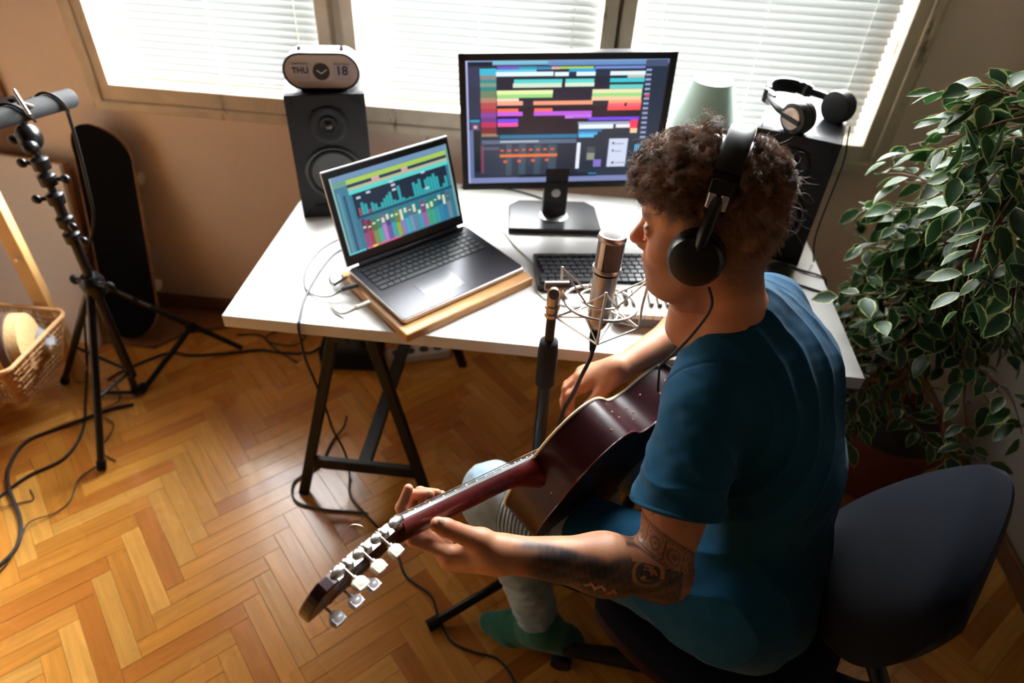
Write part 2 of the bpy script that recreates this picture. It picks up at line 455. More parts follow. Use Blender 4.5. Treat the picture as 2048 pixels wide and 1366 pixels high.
# window joinery
M_glass = bpy.data.materials.new('window_glass'); M_glass.use_nodes = True
nt = M_glass.node_tree; nt.nodes.clear()
out = nd(nt, 'ShaderNodeOutputMaterial'); tr = nd(nt, 'ShaderNodeBsdfTransparent'); gl = nd(nt, 'ShaderNodeBsdfGlossy'); gl.inputs['Roughness'].default_value = .02
mxs = nd(nt, 'ShaderNodeMixShader'); mxs.inputs[0].default_value = .06
nt.links.new(tr.outputs[0], mxs.inputs[1]); nt.links.new(gl.outputs[0], mxs.inputs[2]); nt.links.new(mxs.outputs[0], out.inputs[0])
M_sash = mat('white_sash_paint', (.85, .85, .80), rough=.4)
areas = [(-.69, .014), (.129, .842), (.933, 1.663)]
# outer casing and mullions: trim of the wall
def trim(name, boxes, m=M_frame, bev=.004):
    q = MB()
    for c, d in boxes: q.box(c, d)
    return st(q.build(name, m, bev=bev))
zt0, zt1 = .925, 2.2
trim('trim_1', [((-.73, YW - .006, 1.55), (.08, .05, 1.42)), ((-.742, YW - .034, 1.55), (.03, .012, 1.42))])
trim('trim_2', [((1.704, YW - .006, 1.55), (.082, .05, 1.42)), ((1.716, YW - .034, 1.55), (.03, .012, 1.42))])
trim('trim_3', [((.034, YW + .0, 1.55), (.040, .06, 1.35)), ((.110, YW + .0, 1.55), (.040, .06, 1.35)), ((.072, YW + .03, 1.55), (.05, .03, 1.35)), ((.072, YW + .01, .915), (.12, .05, .09))])
trim('trim_4', [((.862, YW + .0, 1.55), (.040, .06, 1.35)), ((.914, YW + .0, 1.55), (.040, .06, 1.35)), ((.888, YW + .02, 1.55), (.03, .03, 1.35)), ((.888, YW + .01, .915), (.10, .05, .09))])
trim('trim_5', [((.487, YW - .008, .898), (2.36, .054, .054)), ((.487, YW - .014, .855), (2.46, .056, .034))], bev=.006)
trim('trim_6', [((.487, YW - .004, 2.24), (2.5, .052, .08))])
for i, (a, c_) in enumerate(areas):
    wnd = bpy.data.objects.new('window_%d' % (i + 1), None); COL.objects.link(wnd); wnd.location = ((a + c_) / 2, YW + .09, .9); wnd['kind'] = 'structure'
    q = MB(); y = YW + .09; s_ = .035
    q.box((a + s_ / 2, y, 1.56), (s_, .04, 1.30)).box((c_ - s_ / 2, y, 1.56), (s_, .04, 1.30))
    q.box(((a + c_) / 2, y, .925), (c_ - a, .04, .05)).box(((a + c_) / 2, y, 2.19), (c_ - a, .04, .05))
    q.build('sash_frame', M_sash, wnd, bev=.004)
    MB().box(((a + c_) / 2, y, 1.56), (c_ - a - 2 * s_, .004, 1.24)).build('window_pane', M_glass, wnd)
# venetian blinds
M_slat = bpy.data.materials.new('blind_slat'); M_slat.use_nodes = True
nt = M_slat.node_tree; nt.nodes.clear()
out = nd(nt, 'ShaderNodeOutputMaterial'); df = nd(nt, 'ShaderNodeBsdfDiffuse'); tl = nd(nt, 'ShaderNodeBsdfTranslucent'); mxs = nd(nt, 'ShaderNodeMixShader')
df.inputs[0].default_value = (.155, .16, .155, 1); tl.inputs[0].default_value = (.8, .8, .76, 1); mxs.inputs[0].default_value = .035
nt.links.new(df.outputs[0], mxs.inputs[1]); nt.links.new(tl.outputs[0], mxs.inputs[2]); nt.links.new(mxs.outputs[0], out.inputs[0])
M_cord = mat('blind_cord', (.85, .85, .8), rough=.7)
for i, (a, c_) in enumerate(areas):
    nm = ['leftmost of the three white venetian blinds, behind the left speaker and clock', 'middle white venetian blind, between the two window mullions, behind the monitor', 'rightmost of the three white venetian blinds, above the mint lampshade'][i]
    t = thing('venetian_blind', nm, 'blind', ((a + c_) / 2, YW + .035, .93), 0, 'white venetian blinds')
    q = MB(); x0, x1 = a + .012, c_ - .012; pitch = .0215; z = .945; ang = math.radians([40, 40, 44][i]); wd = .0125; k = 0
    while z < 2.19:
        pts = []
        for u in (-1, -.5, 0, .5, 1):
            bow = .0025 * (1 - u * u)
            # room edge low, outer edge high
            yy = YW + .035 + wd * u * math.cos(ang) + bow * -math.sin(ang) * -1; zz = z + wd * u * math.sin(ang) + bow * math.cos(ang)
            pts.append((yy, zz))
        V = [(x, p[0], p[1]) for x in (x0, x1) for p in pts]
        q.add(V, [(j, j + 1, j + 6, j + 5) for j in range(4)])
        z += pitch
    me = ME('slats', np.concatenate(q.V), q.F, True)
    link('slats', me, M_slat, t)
    MB().box(((x0 + x1) / 2, YW + .035, .930), (x1 - x0, .022, .012)).build('bottom_rail', M_cord, t, bev=.003)
    MB().box(((x0 + x1) / 2, YW + .04, 2.205), (x1 - x0, .03, .03)).build('head_rail', M_cord, t, bev=.003)
    for fx in (.1, .5, .9):
        x = x0 + (x1 - x0) * fx
        MB().cyl((x, YW + .022, .93), (x, YW + .022, 2.2), .0012, n=6).build('ladder_cord', M_cord, t)
# ================================================================== desk
TZ = .735
M_white = mat('white_laminate', (.56, .55, .52), rough=.32, spec=.5)
M_blackmet = mat('black_powder_coat', (.005, .005, .006), rough=.5, spec=.35)
M_blackpl = mat('black_plastic', (.010, .010, .011), rough=.38)
M_rubber = mat('black_rubber', (.004, .004, .0045), spec=.25, rough=.7)
M_silver = mat('silver_metal', (.62, .60, .58), rough=.25, metal=1.)
t = tag(MB().box((.75, .375, TZ - .017), (1.5, .75, .034)).build('desk_top', M_white, bev=.0015), 'white laminate desk top laid on black trestles under the windows', 'desk top')
def trestle(cx, cy, rz, label):
    t = thing('trestle', label, 'trestle', (cx, cy, 0), rz, 'black trestles under the desk')
    R = rotz(rz); g = lambda x, y, z: R @ V3(x, y, z) + V3(cx, cy, 0)
    def bar(a, b, w, d, name, m=M_blackmet):
        a, b = g(*a), g(*b); dr = b - a; L = np.linalg.norm(dr); z = dr / L
        x = R @ V3(1, 0, 0); x = nrm(x - z * (x @ z)); y = np.cross(z, x)
        MB().box((a + b) / 2, (w, d, L), np.stack([x, y, z], 1)).build(name, m, t, bev=.003)
    # a-frames at both ends of the top bar: legs splay in local x (42 cm), bar runs in local y (70 cm)
    bar((0, -.36, .68), (0, .36, .68), .036, .04, 'top_bar') if False else None
    MB().box(g(0, 0, .682), (.045, .70, .038), R).build('top_bar', M_blackmet, t, bev=.003)
    for sy in (-1, 1):
        for sx in (-1, 1):
            bar((sx * .035, sy * .25, .665), (sx * .20, sy * .325, 0), .03, .022, 'leg')
        bar((-.168, sy * .31, .13), (.168, sy * .31, .13), .03, .022, 'cross_bar') if False else None
        a, b = g(-.165, sy * .309, .14), g(.165, sy * .309, .14)
        MB().box((a + b) / 2, (.33, .02, .04), R).build('cross_bar', M_blackmet, t, bev=.003)
    MB().box(g(0, 0, .145), (.040, .60, .022), R).build('stretcher', M_blackmet, t, bev=.003)
trestle(.268, .375, 0, 'black trestle under the left end of the desk, below the laptop')
trestle(1.235, .375, 0, 'black trestle under the right end of the desk, behind the seated person')

def text_mesh(s, size, depth=.0004):
    c = bpy.data.curves.new('txt', 'FONT'); c.body = s; c.size = size; c.extrude = depth; c.offset = size * .022; c.align_x = 'CENTER'; c.align_y = 'CENTER'
    o = bpy.data.objects.new('txt', c); COL.objects.link(o)
    me = bpy.data.meshes.new_from_object(o, depsgraph=bpy.context.evaluated_depsgraph_get())
    V = np.array([v.co[:] for v in me.vertices]); F = [tuple(p.vertices) for p in me.polygons]
    bpy.data.objects.remove(o); bpy.data.curves.remove(c)
    return V, F
def put(V, O, X, Y, Z):
    return np.asarray(O, float) + V[:, :1] * np.asarray(X, float) + V[:, 1:2] * np.asarray(Y, float) + V[:, 2:3] * np.asarray(Z, float)

# ---- speakers
M_vinyl = mat('black_ash_vinyl', (.008, .008, .009), rough=.30, bump=.25, bscale=240, spec=.6)
M_baffle = mat('speaker_baffle', (.007, .007, .008), rough=.6, spec=.3)
M_cone = mat('speaker_cone', (.004, .004, .0045), rough=.5)
M_dome = mat('tweeter_dome', (.012, .012, .014), rough=.25)
def speaker(x, y, rz, label):
    W, D, H = .205, .29, .355
    t = thing('speaker', label, 'speaker', (x, y, TZ), rz, 'black bookshelf speakers on the desk')
    R = rotz(rz); O = V3(x, y, TZ)
    g = lambda a, b_, c: O + R @ V3(a, b_, c)
    MB().box(g(0, D / 2 + .008, H / 2), (W, D - .016, H), R).build('cabinet', M_vinyl, t, bev=.003)
    MB().box(g(0, .008, H / 2), (W, .018, H), R).build('baffle', M_baffle, t, bev=.002)
    Rf = R @ rotx(math.pi / 2)   # local +z -> -y (out of the baffle)
    MB().lathe([(.050, 0), (.050, .003), (.046, .005), (.036, .003), (.026, .0015), (.022, .006), (.018, .004)], g(0, -.001, .275), Rf, 40).build('tweeter_plate', M_baffle, t, smooth=True)
    MB().ell(g(0, -.001, .275), (.014, .014, .010), Rf).build('tweeter_dome', M_dome, t, smooth=True)
    MB().lathe([(.080, 0), (.080, .003), (.076, .006), (.071, .004)], g(0, -.001, .135), Rf, 48).build('woofer_ring', M_blackpl, t, smooth=True)
    MB().lathe([(.071, .001), (.068, .008), (.062, .008), (.058, .001)], g(0, -.001, .135), Rf, 48).build('rubber_surround', M_rubber, t, smooth=True)
    MB().lathe([(.059, .003), (.045, -.004), (.026, -.006)], g(0, -.001, .135), Rf, 48).build('woofer_cone', M_cone, t, smooth=True)
    MB().ell(g(0, .001, .135), (.024, .024, .012), Rf).build('dust_cap', M_dome, t, smooth=True)
    for dx, dz in ((-.036, .312), (.036, .312), (-.036, .238), (.036, .238), (-.085, .335), (.085, .335), (-.085, .02), (.085, .02)):
        MB().cyl(g(dx, .002, dz), g(dx, -.0035, dz), .0035, n=10).build('screw', M_rubber, t)
    MB().box(g(0, -.001, .035), (.13, .006, .014), R).build('port_slot', M_rubber, t, bev=.002)
speaker(.142, .495, math.radians(17), 'black two-way speaker at the left end of the desk with the clock on top')
speaker(1.345, .480, math.radians(-19), 'black speaker at the right end of the desk with headphones on top')

# ---- flip clock on the left speaker
M_clockbody = mat('clock_shell', (.78, .76, .72), rough=.25)
M_clockface = mat('clock_face', (.50, .43, .38), rough=.35)
M_ink = mat('black_ink', (.02, .02, .02), rough=.4)
M_flap = mat('clock_flap', (.40, .37, .42), rough=.35)
cz = TZ + .355
crz = math.radians(11)
cO = V3(.128, .55, cz); t = thing('flip_clock', 'white pill-shaped desk clock showing THU and 18, on top of the left speaker', 'clock', tuple(cO), crz)
R = rotz(crz); X = R @ V3(1, 0, 0); Yo = R @ V3(0, -1, 0); Z = V3(0, 0, 1)
cw, ch, cd = .188, .088, .07
pill = [(a, b_ + ch / 2 + .006) for a, b_ in rrect(cw, ch, ch / 2 - .0005, 12)]
MB().prism(pill, cO - Yo * cd / 2, X, Z, Yo, cd - .004).build('shell', M_clockbody, t, bev=.003, smooth=True)
rim = MB(); P = np.array([cO + Yo * (cd / 2 - .003) + X * a + Z * b_ for a, b_ in pill]); rim.tube(P, .0028, 8, closed=True); rim.build('face_rim', M_blackpl, t, smooth=True)
MB().prism([(a * .965, (b_ - ch / 2 - .006) * .94 + ch / 2 + .006) for a, b_ in pill], cO + Yo * (cd / 2 - .005), X, Z, Yo, .003).build('face', M_clockface, t)
fz = ch / 2 + .006
MB().lathe([(.021, 0), (.021, .002), (.019, .002)], cO + Yo * (cd / 2 - .002) + Z * fz, R @ rotx(PI / 2), 32).build('dial', M_ink, t)
hb = MB()
for ang, L in ((math.radians(140), .014), (math.radians(35), .018)):
    d = X * math.cos(ang) + Z * math.sin(ang); c0 = cO + Yo * (cd / 2 + .0008) + Z * (fz - .004)
    hb.box(c0 + d * L / 2, (L, .001, .002), np.stack([d, Yo, np.cross(d, Yo)], 1))
hb.build('hand', M_clockbody, t)
for sx, s_ in ((-.052, 'THU'), (.052, '18')):
    fl = MB().box(cO + Yo * (cd / 2 - .0012) + Z * fz + X * sx, (.040, .003, .040), R).build('flap', M_flap, t, bev=.001)
    V, F = text_mesh(s_, .0205 if s_ == 'THU' else .031)
    MB().add(put(V, cO + Yo * (cd / 2 + .0008) + Z * (fz + .003) + X * sx, X, Z, Yo), F).build('lettering', M_ink, fl)
    MB().box(cO + Z * (ch + .010) + X * sx * 1.02, (.009, .012, .010), R).build('top_button', M_blackpl, t, bev=.001)
MB().box(cO + Z * .003, (.12, .05, .006), R).build('foot_bar', M_blackpl, t, bev=.001)

# ---- screens: glowing panel with coloured blocks of the music software
def screen_mat(name, strength):
    m = bpy.data.materials.new(name); m.use_nodes = True; nt = m.node_tree; p = nt.nodes['Principled BSDF']
    a = nd(nt, 'ShaderNodeAttribute', attribute_name='col')
    p.inputs['Base Color'].default_value = (.01, .01, .012, 1); p.inputs['Roughness'].default_value = .25
    nt.links.new(a.outputs['Color'], p.inputs['Emission Color']); p.inputs['Emission Strength'].default_value = strength
    return m
def screen(name, rects, O, U, V, parent, strength):
    n = nrm(np.cross(U, V)); VV = []; FF = []; CC = []
    for i, (a, b_, c, d, col) in enumerate(rects):
        o = O + n * (.00005 + .000018 * i)
        k = len(VV); VV += [o + U * a + V * b_, o + U * c + V * b_, o + U * c + V * d, o + U * a + V * d]
        FF.append((k, k + 1, k + 2, k + 3)); CC.append(s2l(*col))
    me = ME(name, VV, FF); colattr(me, CC)
    return link(name, me, screen_mat(name + '_glow', strength), parent)
MON = [[0,0,1,1,[38,48,64]],[0,0.96,0.997,1,[120,150,190]],[0.011,0.955,0.13,0.985,[20,30,45]],[0.133,0.969,0.399,0.99,[120,190,210]],[0.406,0.955,0.884,0.98,[100,140,190]],[0.883,0.941,0.993,0.991,[70,80,110]],[0.012,0.805,0.068,0.951,[52,58,84]],[0.012,0.553,0.069,0.805,[48,54,76]],[0.015,0.524,0.064,0.544,[40,150,190]],[0.021,0.459,0.063,0.516,[90,70,100]],[0.033,0.473,0.051,0.497,[220,170,190]],[0.004,0.019,0.031,0.46,[90,110,150]],[0.031,0.102,0.065,0.454,[22,28,38]],[0.068,0.886,0.148,0.937,[60,180,210]],[0.069,0.856,0.149,0.886,[140,130,130]],[0.069,0.829,0.149,0.856,[50,140,140]],[0.069,0.8,0.15,0.829,[130,150,130]],[0.07,0.769,0.15,0.8,[50,130,130]],[0.07,0.716,0.151,0.769,[110,130,100]],[0.07,0.68,0.152,0.716,[170,130,110]],[0.071,0.63,0.153,0.68,[180,80,80]],[0.071,0.598,0.154,0.63,[170,60,80]],[0.071,0.561,0.154,0.598,[130,70,160]],[0.072,0.524,0.155,0.561,[110,60,130]],[0.072,0.482,0.156,0.524,[180,50,90]],[0.072,0.429,0.157,0.482,[120,40,50]],[0.073,0.405,0.158,0.429,[150,120,90]],[0.149,0.418,0.89,0.872,[34,36,52]],[0.154,0.418,0.887,0.642,[28,22,36]],[0.153,0.933,0.256,0.952,[120,90,200]],[0.256,0.927,0.344,0.95,[50,150,170]],[0.344,0.925,0.419,0.948,[60,130,170]],[0.419,0.927,0.459,0.947,[220,170,160]],[0.459,0.929,0.626,0.947,[170,200,90]],[0.632,0.928,0.882,0.946,[120,140,210]],[0.148,0.908,0.345,0.93,[90,190,230]],[0.148,0.878,0.429,0.91,[220,240,250]],[0.436,0.876,0.505,0.906,[225,240,250]],[0.506,0.907,0.635,0.93,[50,160,220]],[0.543,0.876,0.637,0.906,[220,240,245]],[0.711,0.877,0.887,0.908,[220,235,240]],[0.799,0.857,0.884,0.879,[190,190,180]],[0.236,0.825,0.475,0.854,[80,205,205]],[0.231,0.792,0.473,0.825,[205,225,200]],[0.491,0.825,0.634,0.854,[90,210,205]],[0.49,0.795,0.636,0.825,[210,230,205]],[0.713,0.825,0.887,0.855,[60,195,205]],[0.715,0.774,0.883,0.807,[100,200,190]],[0.151,0.741,0.431,0.772,[225,235,170]],[0.152,0.714,0.43,0.741,[150,215,130]],[0.63,0.743,0.881,0.772,[230,225,180]],[0.63,0.716,0.882,0.743,[150,215,130]],[0.629,0.685,0.882,0.716,[235,200,160]],[0.152,0.689,0.261,0.712,[240,215,190]],[0.153,0.656,0.282,0.689,[245,165,140]],[0.335,0.656,0.636,0.687,[240,155,120]],[0.717,0.663,0.885,0.687,[250,160,110]],[0.716,0.636,0.885,0.663,[245,100,130]],[0.715,0.606,0.885,0.636,[250,85,80]],[0.8,0.637,0.812,0.665,[40,20,30]],[0.154,0.604,0.26,0.631,[245,110,80]],[0.341,0.603,0.433,0.63,[245,110,85]],[0.154,0.572,0.282,0.605,[200,95,225]],[0.339,0.571,0.636,0.605,[185,90,220]],[0.5,0.546,0.636,0.574,[190,120,230]],[0.622,0.527,0.885,0.552,[110,70,225]],[0.543,0.55,0.622,0.559,[150,80,210]],[0.155,0.517,0.261,0.55,[115,75,225]],[0.156,0.486,0.26,0.517,[250,80,160]],[0.167,0.386,0.574,0.417,[35,110,150]],[0.073,0.342,0.567,0.376,[85,100,125]],[0.168,0.354,0.37,0.369,[170,180,190]],[0.074,0.07,0.471,0.332,[46,54,72]],[0.199,0.066,0.23,0.339,[60,78,92]],[0.267,0.064,0.304,0.337,[60,78,92]],[0.347,0.062,0.384,0.335,[58,74,90]],[0.422,0.06,0.465,0.333,[58,74,90]],[0.167,0.229,0.473,0.253,[225,110,50]],[0.068,0.091,0.083,0.333,[120,60,80]],[0.074,0.293,0.163,0.318,[90,80,110]],[0.17,0.279,0.188,0.295,[210,90,50]],[0.207,0.28,0.226,0.296,[210,90,50]],[0.245,0.281,0.263,0.297,[210,90,50]],[0.283,0.282,0.301,0.298,[210,90,50]],[0.32,0.282,0.339,0.299,[210,90,50]],[0.358,0.283,0.377,0.3,[210,90,50]],[0.396,0.284,0.414,0.301,[210,90,50]],[0.434,0.285,0.452,0.302,[210,90,50]],[0.187,0.18,0.206,0.202,[210,90,50]],[0.261,0.183,0.279,0.205,[210,90,50]],[0.334,0.186,0.353,0.208,[210,90,50]],[0.408,0.189,0.427,0.211,[210,90,50]],[0.471,0.058,0.583,0.332,[34,38,52]],[0.57,0.108,0.84,0.512,[36,44,60]],[0.57,0.493,0.839,0.516,[150,165,190]],[0.575,0.459,0.755,0.495,[225,235,250]],[0.768,0.464,0.842,0.492,[235,230,235]],[0.574,0.431,0.697,0.455,[40,110,160]],[0.576,0.407,0.675,0.431,[70,160,210]],[0.578,0.387,0.658,0.412,[90,190,235]],[0.841,0.453,0.881,0.528,[245,60,90]],[0.846,0.419,0.883,0.457,[240,200,160]],[0.573,0.118,0.592,0.344,[225,230,245]],[0.63,0.193,0.671,0.253,[135,140,125]],[0.629,0.253,0.672,0.308,[70,72,80]],[0.668,0.131,0.71,0.195,[125,110,190]],[0.742,0.129,0.842,0.373,[200,208,232]],[0.76,0.324,0.77,0.344,[60,60,80]],[0.763,0.26,0.772,0.28,[60,60,80]],[0.766,0.154,0.779,0.174,[60,60,80]],[0.786,0.158,0.837,0.168,[150,155,175]],[0.771,0.324,0.821,0.334,[150,155,175]],[0.777,0.259,0.814,0.269,[150,155,175]],[0.889,0.909,0.916,0.924,[150,165,200]],[0.89,0.873,0.917,0.888,[150,165,200]],[0.891,0.836,0.918,0.852,[150,165,200]],[0.892,0.8,0.919,0.815,[150,165,200]],[0.893,0.763,0.92,0.779,[150,165,200]],[0.894,0.725,0.921,0.741,[150,165,200]],[0.895,0.688,0.922,0.704,[150,165,200]],[0.896,0.65,0.923,0.666,[150,165,200]],[0.897,0.611,0.924,0.628,[150,165,200]],[0.898,0.573,0.925,0.589,[150,165,200]],[0.899,0.534,0.927,0.55,[150,165,200]],[0.9,0.494,0.928,0.511,[150,165,200]],[0.901,0.454,0.929,0.471,[150,165,200]],[0.902,0.414,0.93,0.431,[150,165,200]],[0.903,0.373,0.931,0.391,[150,165,200]],[0.901,0.71,0.922,0.732,[210,60,90]],[0.882,0.262,0.942,0.321,[60,180,220]],[0.899,0.276,0.925,0.306,[200,200,235]],[0.007,0.003,1,0.051,[120,130,175]],[0.269,0.048,0.691,0.075,[26,30,44]],[0.492,0.053,0.531,0.073,[90,160,130]],[0.646,0.064,0.691,0.079,[40,120,160]],[0,0.004,0.01,1,[165,170,215]],[0,1.0,0.996,1,[175,180,220]]]
# ---- monitor
roll = math.radians(1.6); yaw = math.radians(10)
U = V3(math.cos(yaw) * math.cos(roll), math.sin(yaw) * math.cos(roll), math.sin(roll)); Nn = nrm(np.cross(U, (0, 0, 1))); Vv = np.cross(Nn, U); Nn = -Nn if Nn[1] > 0 else Nn
Vv = nrm(np.cross(np.cross(U, V3(0, 0, 1)), U)); Vv = Vv if Vv[2] > 0 else -Vv
front = nrm(np.cross(U, Vv))   # towards the room (-y)
mC = V3(.765, .575, 1.030)
t = thing('monitor', 'large black monitor at the back of the desk showing coloured music tracks', 'monitor', (.765, .60, TZ), yaw)
Rm = np.stack([U, -front, Vv], 1)
MB().box(mC - front * .016, (.556, .024, .374), Rm).build('housing', M_blackpl, t, bev=.004)
q = MB(); bw = .0175
for c, d in (((0, .187 - bw / 2), (.556, bw)), ((0, -.187 + bw / 2), (.556, bw)), ((-.278 + bw / 2, 0), (bw, .374)), ((.278 - bw / 2, 0), (bw, .374))):
    q.box(mC + U * c[0] + Vv * c[1] - front * .001, (d[0], .008, d[1]), Rm)
q.build('bezel', mat('monitor_bezel', (.008, .008, .009), rough=.35), t, bev=.001)
sw, sh = .521, .339
screen('screen', MON, mC - front * .003 - U * sw / 2 - Vv * sh / 2, U * sw, Vv * sh, t, .72)
b = MB(); b.box(V3(.757, .585, .825), (.070, .022, .152), rotz(yaw))
nk = b.build('neck', M_blackpl, t, bev=.004)
MB().lathe([(.0, 0), (.013, 0), (.013, .0012), (.0, .0012)], V3(.757, .585, .826) + rotz(yaw) @ V3(0, -.0115, 0), rotz(yaw) @ rotx(PI / 2), 28).build('cable_hole', M_silver, nk)
base_pts = [(-.135, -.085), (-.13, .055), (-.10, .085), (.10, .085), (.13, .055), (.135, -.085)]
M_base = mat('monitor_foot', (.035, .035, .037), rough=.28, metal=.3)
MB().prism(base_pts, V3(.757, .585, TZ), rotz(math.radians(7)) @ V3(1, 0, 0), rotz(math.radians(7)) @ V3(0, 1, 0), V3(0, 0, 1), .014).build('foot', M_base, t, bev=.004)
MB().lathe([(.042, 0), (.042, .004), (.036, .006)], V3(.757, .580, TZ + .013), None, 36).build('swivel_ring', M_silver, t, smooth=True)

# ---- laptop on a wooden board
M_board = mat('bamboo_board', (.44, .22, .075), rough=.4, vary=.10, vscale=30)
hl = V3(.257, .179, 0); hr_ = V3(.516, .443, 0); ax = nrm(hr_ - hl); bk = V3(-ax[1], ax[0], 0); up = V3(0, 0, 1); fw = -bk
lrz = math.atan2(ax[1], ax[0]); Rl = rotz(lrz)
bz = TZ
bc = hl + ax * .178 + fw * .138
t = tag(MB().box(bc + up * (bz + .0125), (.385, .305, .025), Rl).build('wooden_board', M_board, bev=.004), 'light brown wooden board lying under the laptop at the front edge of the desk', 'board')
M_alu = mat('laptop_shell', (.55, .54, .55), rough=.3, metal=.7)
M_deck = mat('laptop_deck', (.045, .045, .052), rough=.26, metal=.4)
M_key = mat('key_cap', (.02, .02, .023), rough=.35)
M_pad = mat('touchpad', (.07, .07, .078), rough=.2, metal=.3)
z0 = TZ + .027
LW, LD = .368, .258
lt = thing('laptop', 'open laptop showing an audio mixer, tilted on the wooden board', 'laptop', tuple(bc + up * (TZ + .025)), lrz)
c0 = hl + ax * LW / 2 + fw * LD / 2
MB().prism(rrect(LW, LD, .012), c0 + up * z0, ax, bk, up, .012).build('base', M_alu, lt, bev=.002)
MB().prism(rrect(LW - .006, LD - .006, .010), c0 + up * (z0 + .0118), ax, bk, up, .0016).build('deck', M_deck, lt, bev=.0005)
kz = z0 + .0134
def at_(u, v, z=kz): return hl + ax * u + fw * v + up * z
MB().box(at_(LW / 2 - .035, .190), (.108, .075, .0008), Rl).build('touchpad', M_pad, lt, bev=.0003)
MB().box(at_(LW / 2, .009, kz + .004), (LW - .06, .014, .012), Rl).build('hinge', M_deck, lt, bev=.004, smooth=True)
kw = .0178; key0 = None; kn = 0
for r_, (v, h_) in enumerate([(.034, .009), (.049, .0155), (.067, .0155), (.085, .0155), (.103, .0155), (.121, .0155)]):
    u = .020
    keys = [1] * 19
    if r_ == 5: keys = [1.3, 1, 1, 1, 5.3, 1, 1, 1, 1, 1, 1, 1.4, 1]
    elif r_ == 2: keys = [1.4] + [1] * 12 + [1.6] + [1] * 4
    elif r_ == 3: keys = [1.7] + [1] * 11 + [2.3] + [1] * 4
    elif r_ == 4: keys = [2.2] + [1] * 10 + [2.8] + [1] * 4
    elif r_ == 1: keys = [1] * 13 + [2.0] + [1] * 4
    for k in keys:
        wd = k * kw
        if u + wd > LW - .018: break
        q = MB().box(at_(u + wd / 2, v, kz + .0012), (wd - .0028, h_ - .0022, .0024), Rl)
        q.build('key', M_key, lt); kn += 1
        u += wd
th = math.radians(72); su = bk * math.cos(th) + up * math.sin(th)
sO = hl + up * (z0 + .016); sn = nrm(np.cross(ax, su))
Rs = np.stack([ax, -sn, su], 1)
lid = MB().box(sO + ax * LW / 2 + su * .121 - sn * .004, (LW, .006, .242), Rs).build('lid', M_alu, lt, bev=.0025)
MB().box(sO + ax * LW / 2 + su * .120 - sn * .0005, (LW - .005, .002, .237), Rs).build('screen_bezel', mat('laptop_bezel', (.008, .008, .01), rough=.3), lt, bev=.0006)
rr = random.Random(3)
LUI = [(0, 0, 1, 1, (52, 120, 145)), (0, 0, .12, .93, (70, 125, 150)), (.03, 0, .05, .8, (95, 150, 165)), (.07, .0, .09, .75, (45, 85, 115)), (0, .93, 1, 1, (115, 150, 185)), (0, .86, .12, .93, (110, 160, 140)), (.12, .865, 1, .925, (172, 205, 92)),
       (.12, .825, 1, .865, (42, 62, 84)), (.32, .822, .385, .868, (215, 165, 175)), (.575, .822, .63, .868, (215, 165, 175)), (.12, .79, 1, .825, (190, 185, 150)), (.12, .735, 1, .79, (95, 215, 208)),
       (.14, .44, .96, .735, (32, 44, 62)), (.14, .41, 1, .445, (35, 75, 100))]
for i in range(30):
    u = .16 + i * .0265; h_ = [.10, .16, .13, .05, .12, .09, .03, .08, .12, .15, .18, .06, .04, .22, .05, .02, .03, .02, .2, .17, .22, .08, .19, .21, .2, .23, .18, .02, .06, .15][i]
    LUI.append((u, .445, u + .024, .445 + h_, (50, 165, 172) if i not in (0, 3) else (150, 75, 100)))
cols = [(150, 75, 125), (165, 60, 85), (120, 150, 70), (80, 170, 150), (175, 130, 195), (110, 90, 160), (60, 160, 175), (140, 175, 60), (150, 120, 185), (60, 170, 190), (110, 150, 175), (95, 130, 165), (50, 160, 170), (170, 90, 175), (70, 160, 120), (60, 165, 140), (60, 150, 165), (50, 130, 165), (45, 120, 160), (110, 135, 150)]
for i, c in enumerate(cols):
    u = .155 + i * .0395; LUI.append((u, .02, u + .036, .40 - .03 * (i % 3), tuple(int(x * .75) for x in c))); LUI.append((u, .02, u + .036, .20 + .05 * rr.random(), c))
    LUI.append((u + .006, .20 + .12 * rr.random() + .01, u + .03, .235 + .12 * rr.random() + .02, (205, 225, 190)))
for u, v in ((.165, .66), (.25, .69), (.45, .73), (.46, .68), (.46, .62), (.73, .72), (.74, .5)): LUI.append((u, v, u + .035, v + .03, (190, 205, 225)))
LUI += [(.155, .0, .45, .025, (205, 100, 140)), (.2, .0, .24, .03, (230, 200, 90)), (.98, 0, 1, 1, (120, 165, 165)), (0, 0, .012, 1, (150, 190, 170)), (0, 0, .14, .025, (90, 195, 210))]
screen('screen', LUI, sO + ax * LW * .04 + su * .242 * .115 + sn * .0012, ax * LW * .927, su * .242 * .805, lt, .62)
# cards for usb plugs on the laptop's left side
M_plug = mat('dark_plug', (.03, .03, .035), rough=.5)
M_greyplug = mat('grey_plug', (.40, .38, .33), rough=.5)

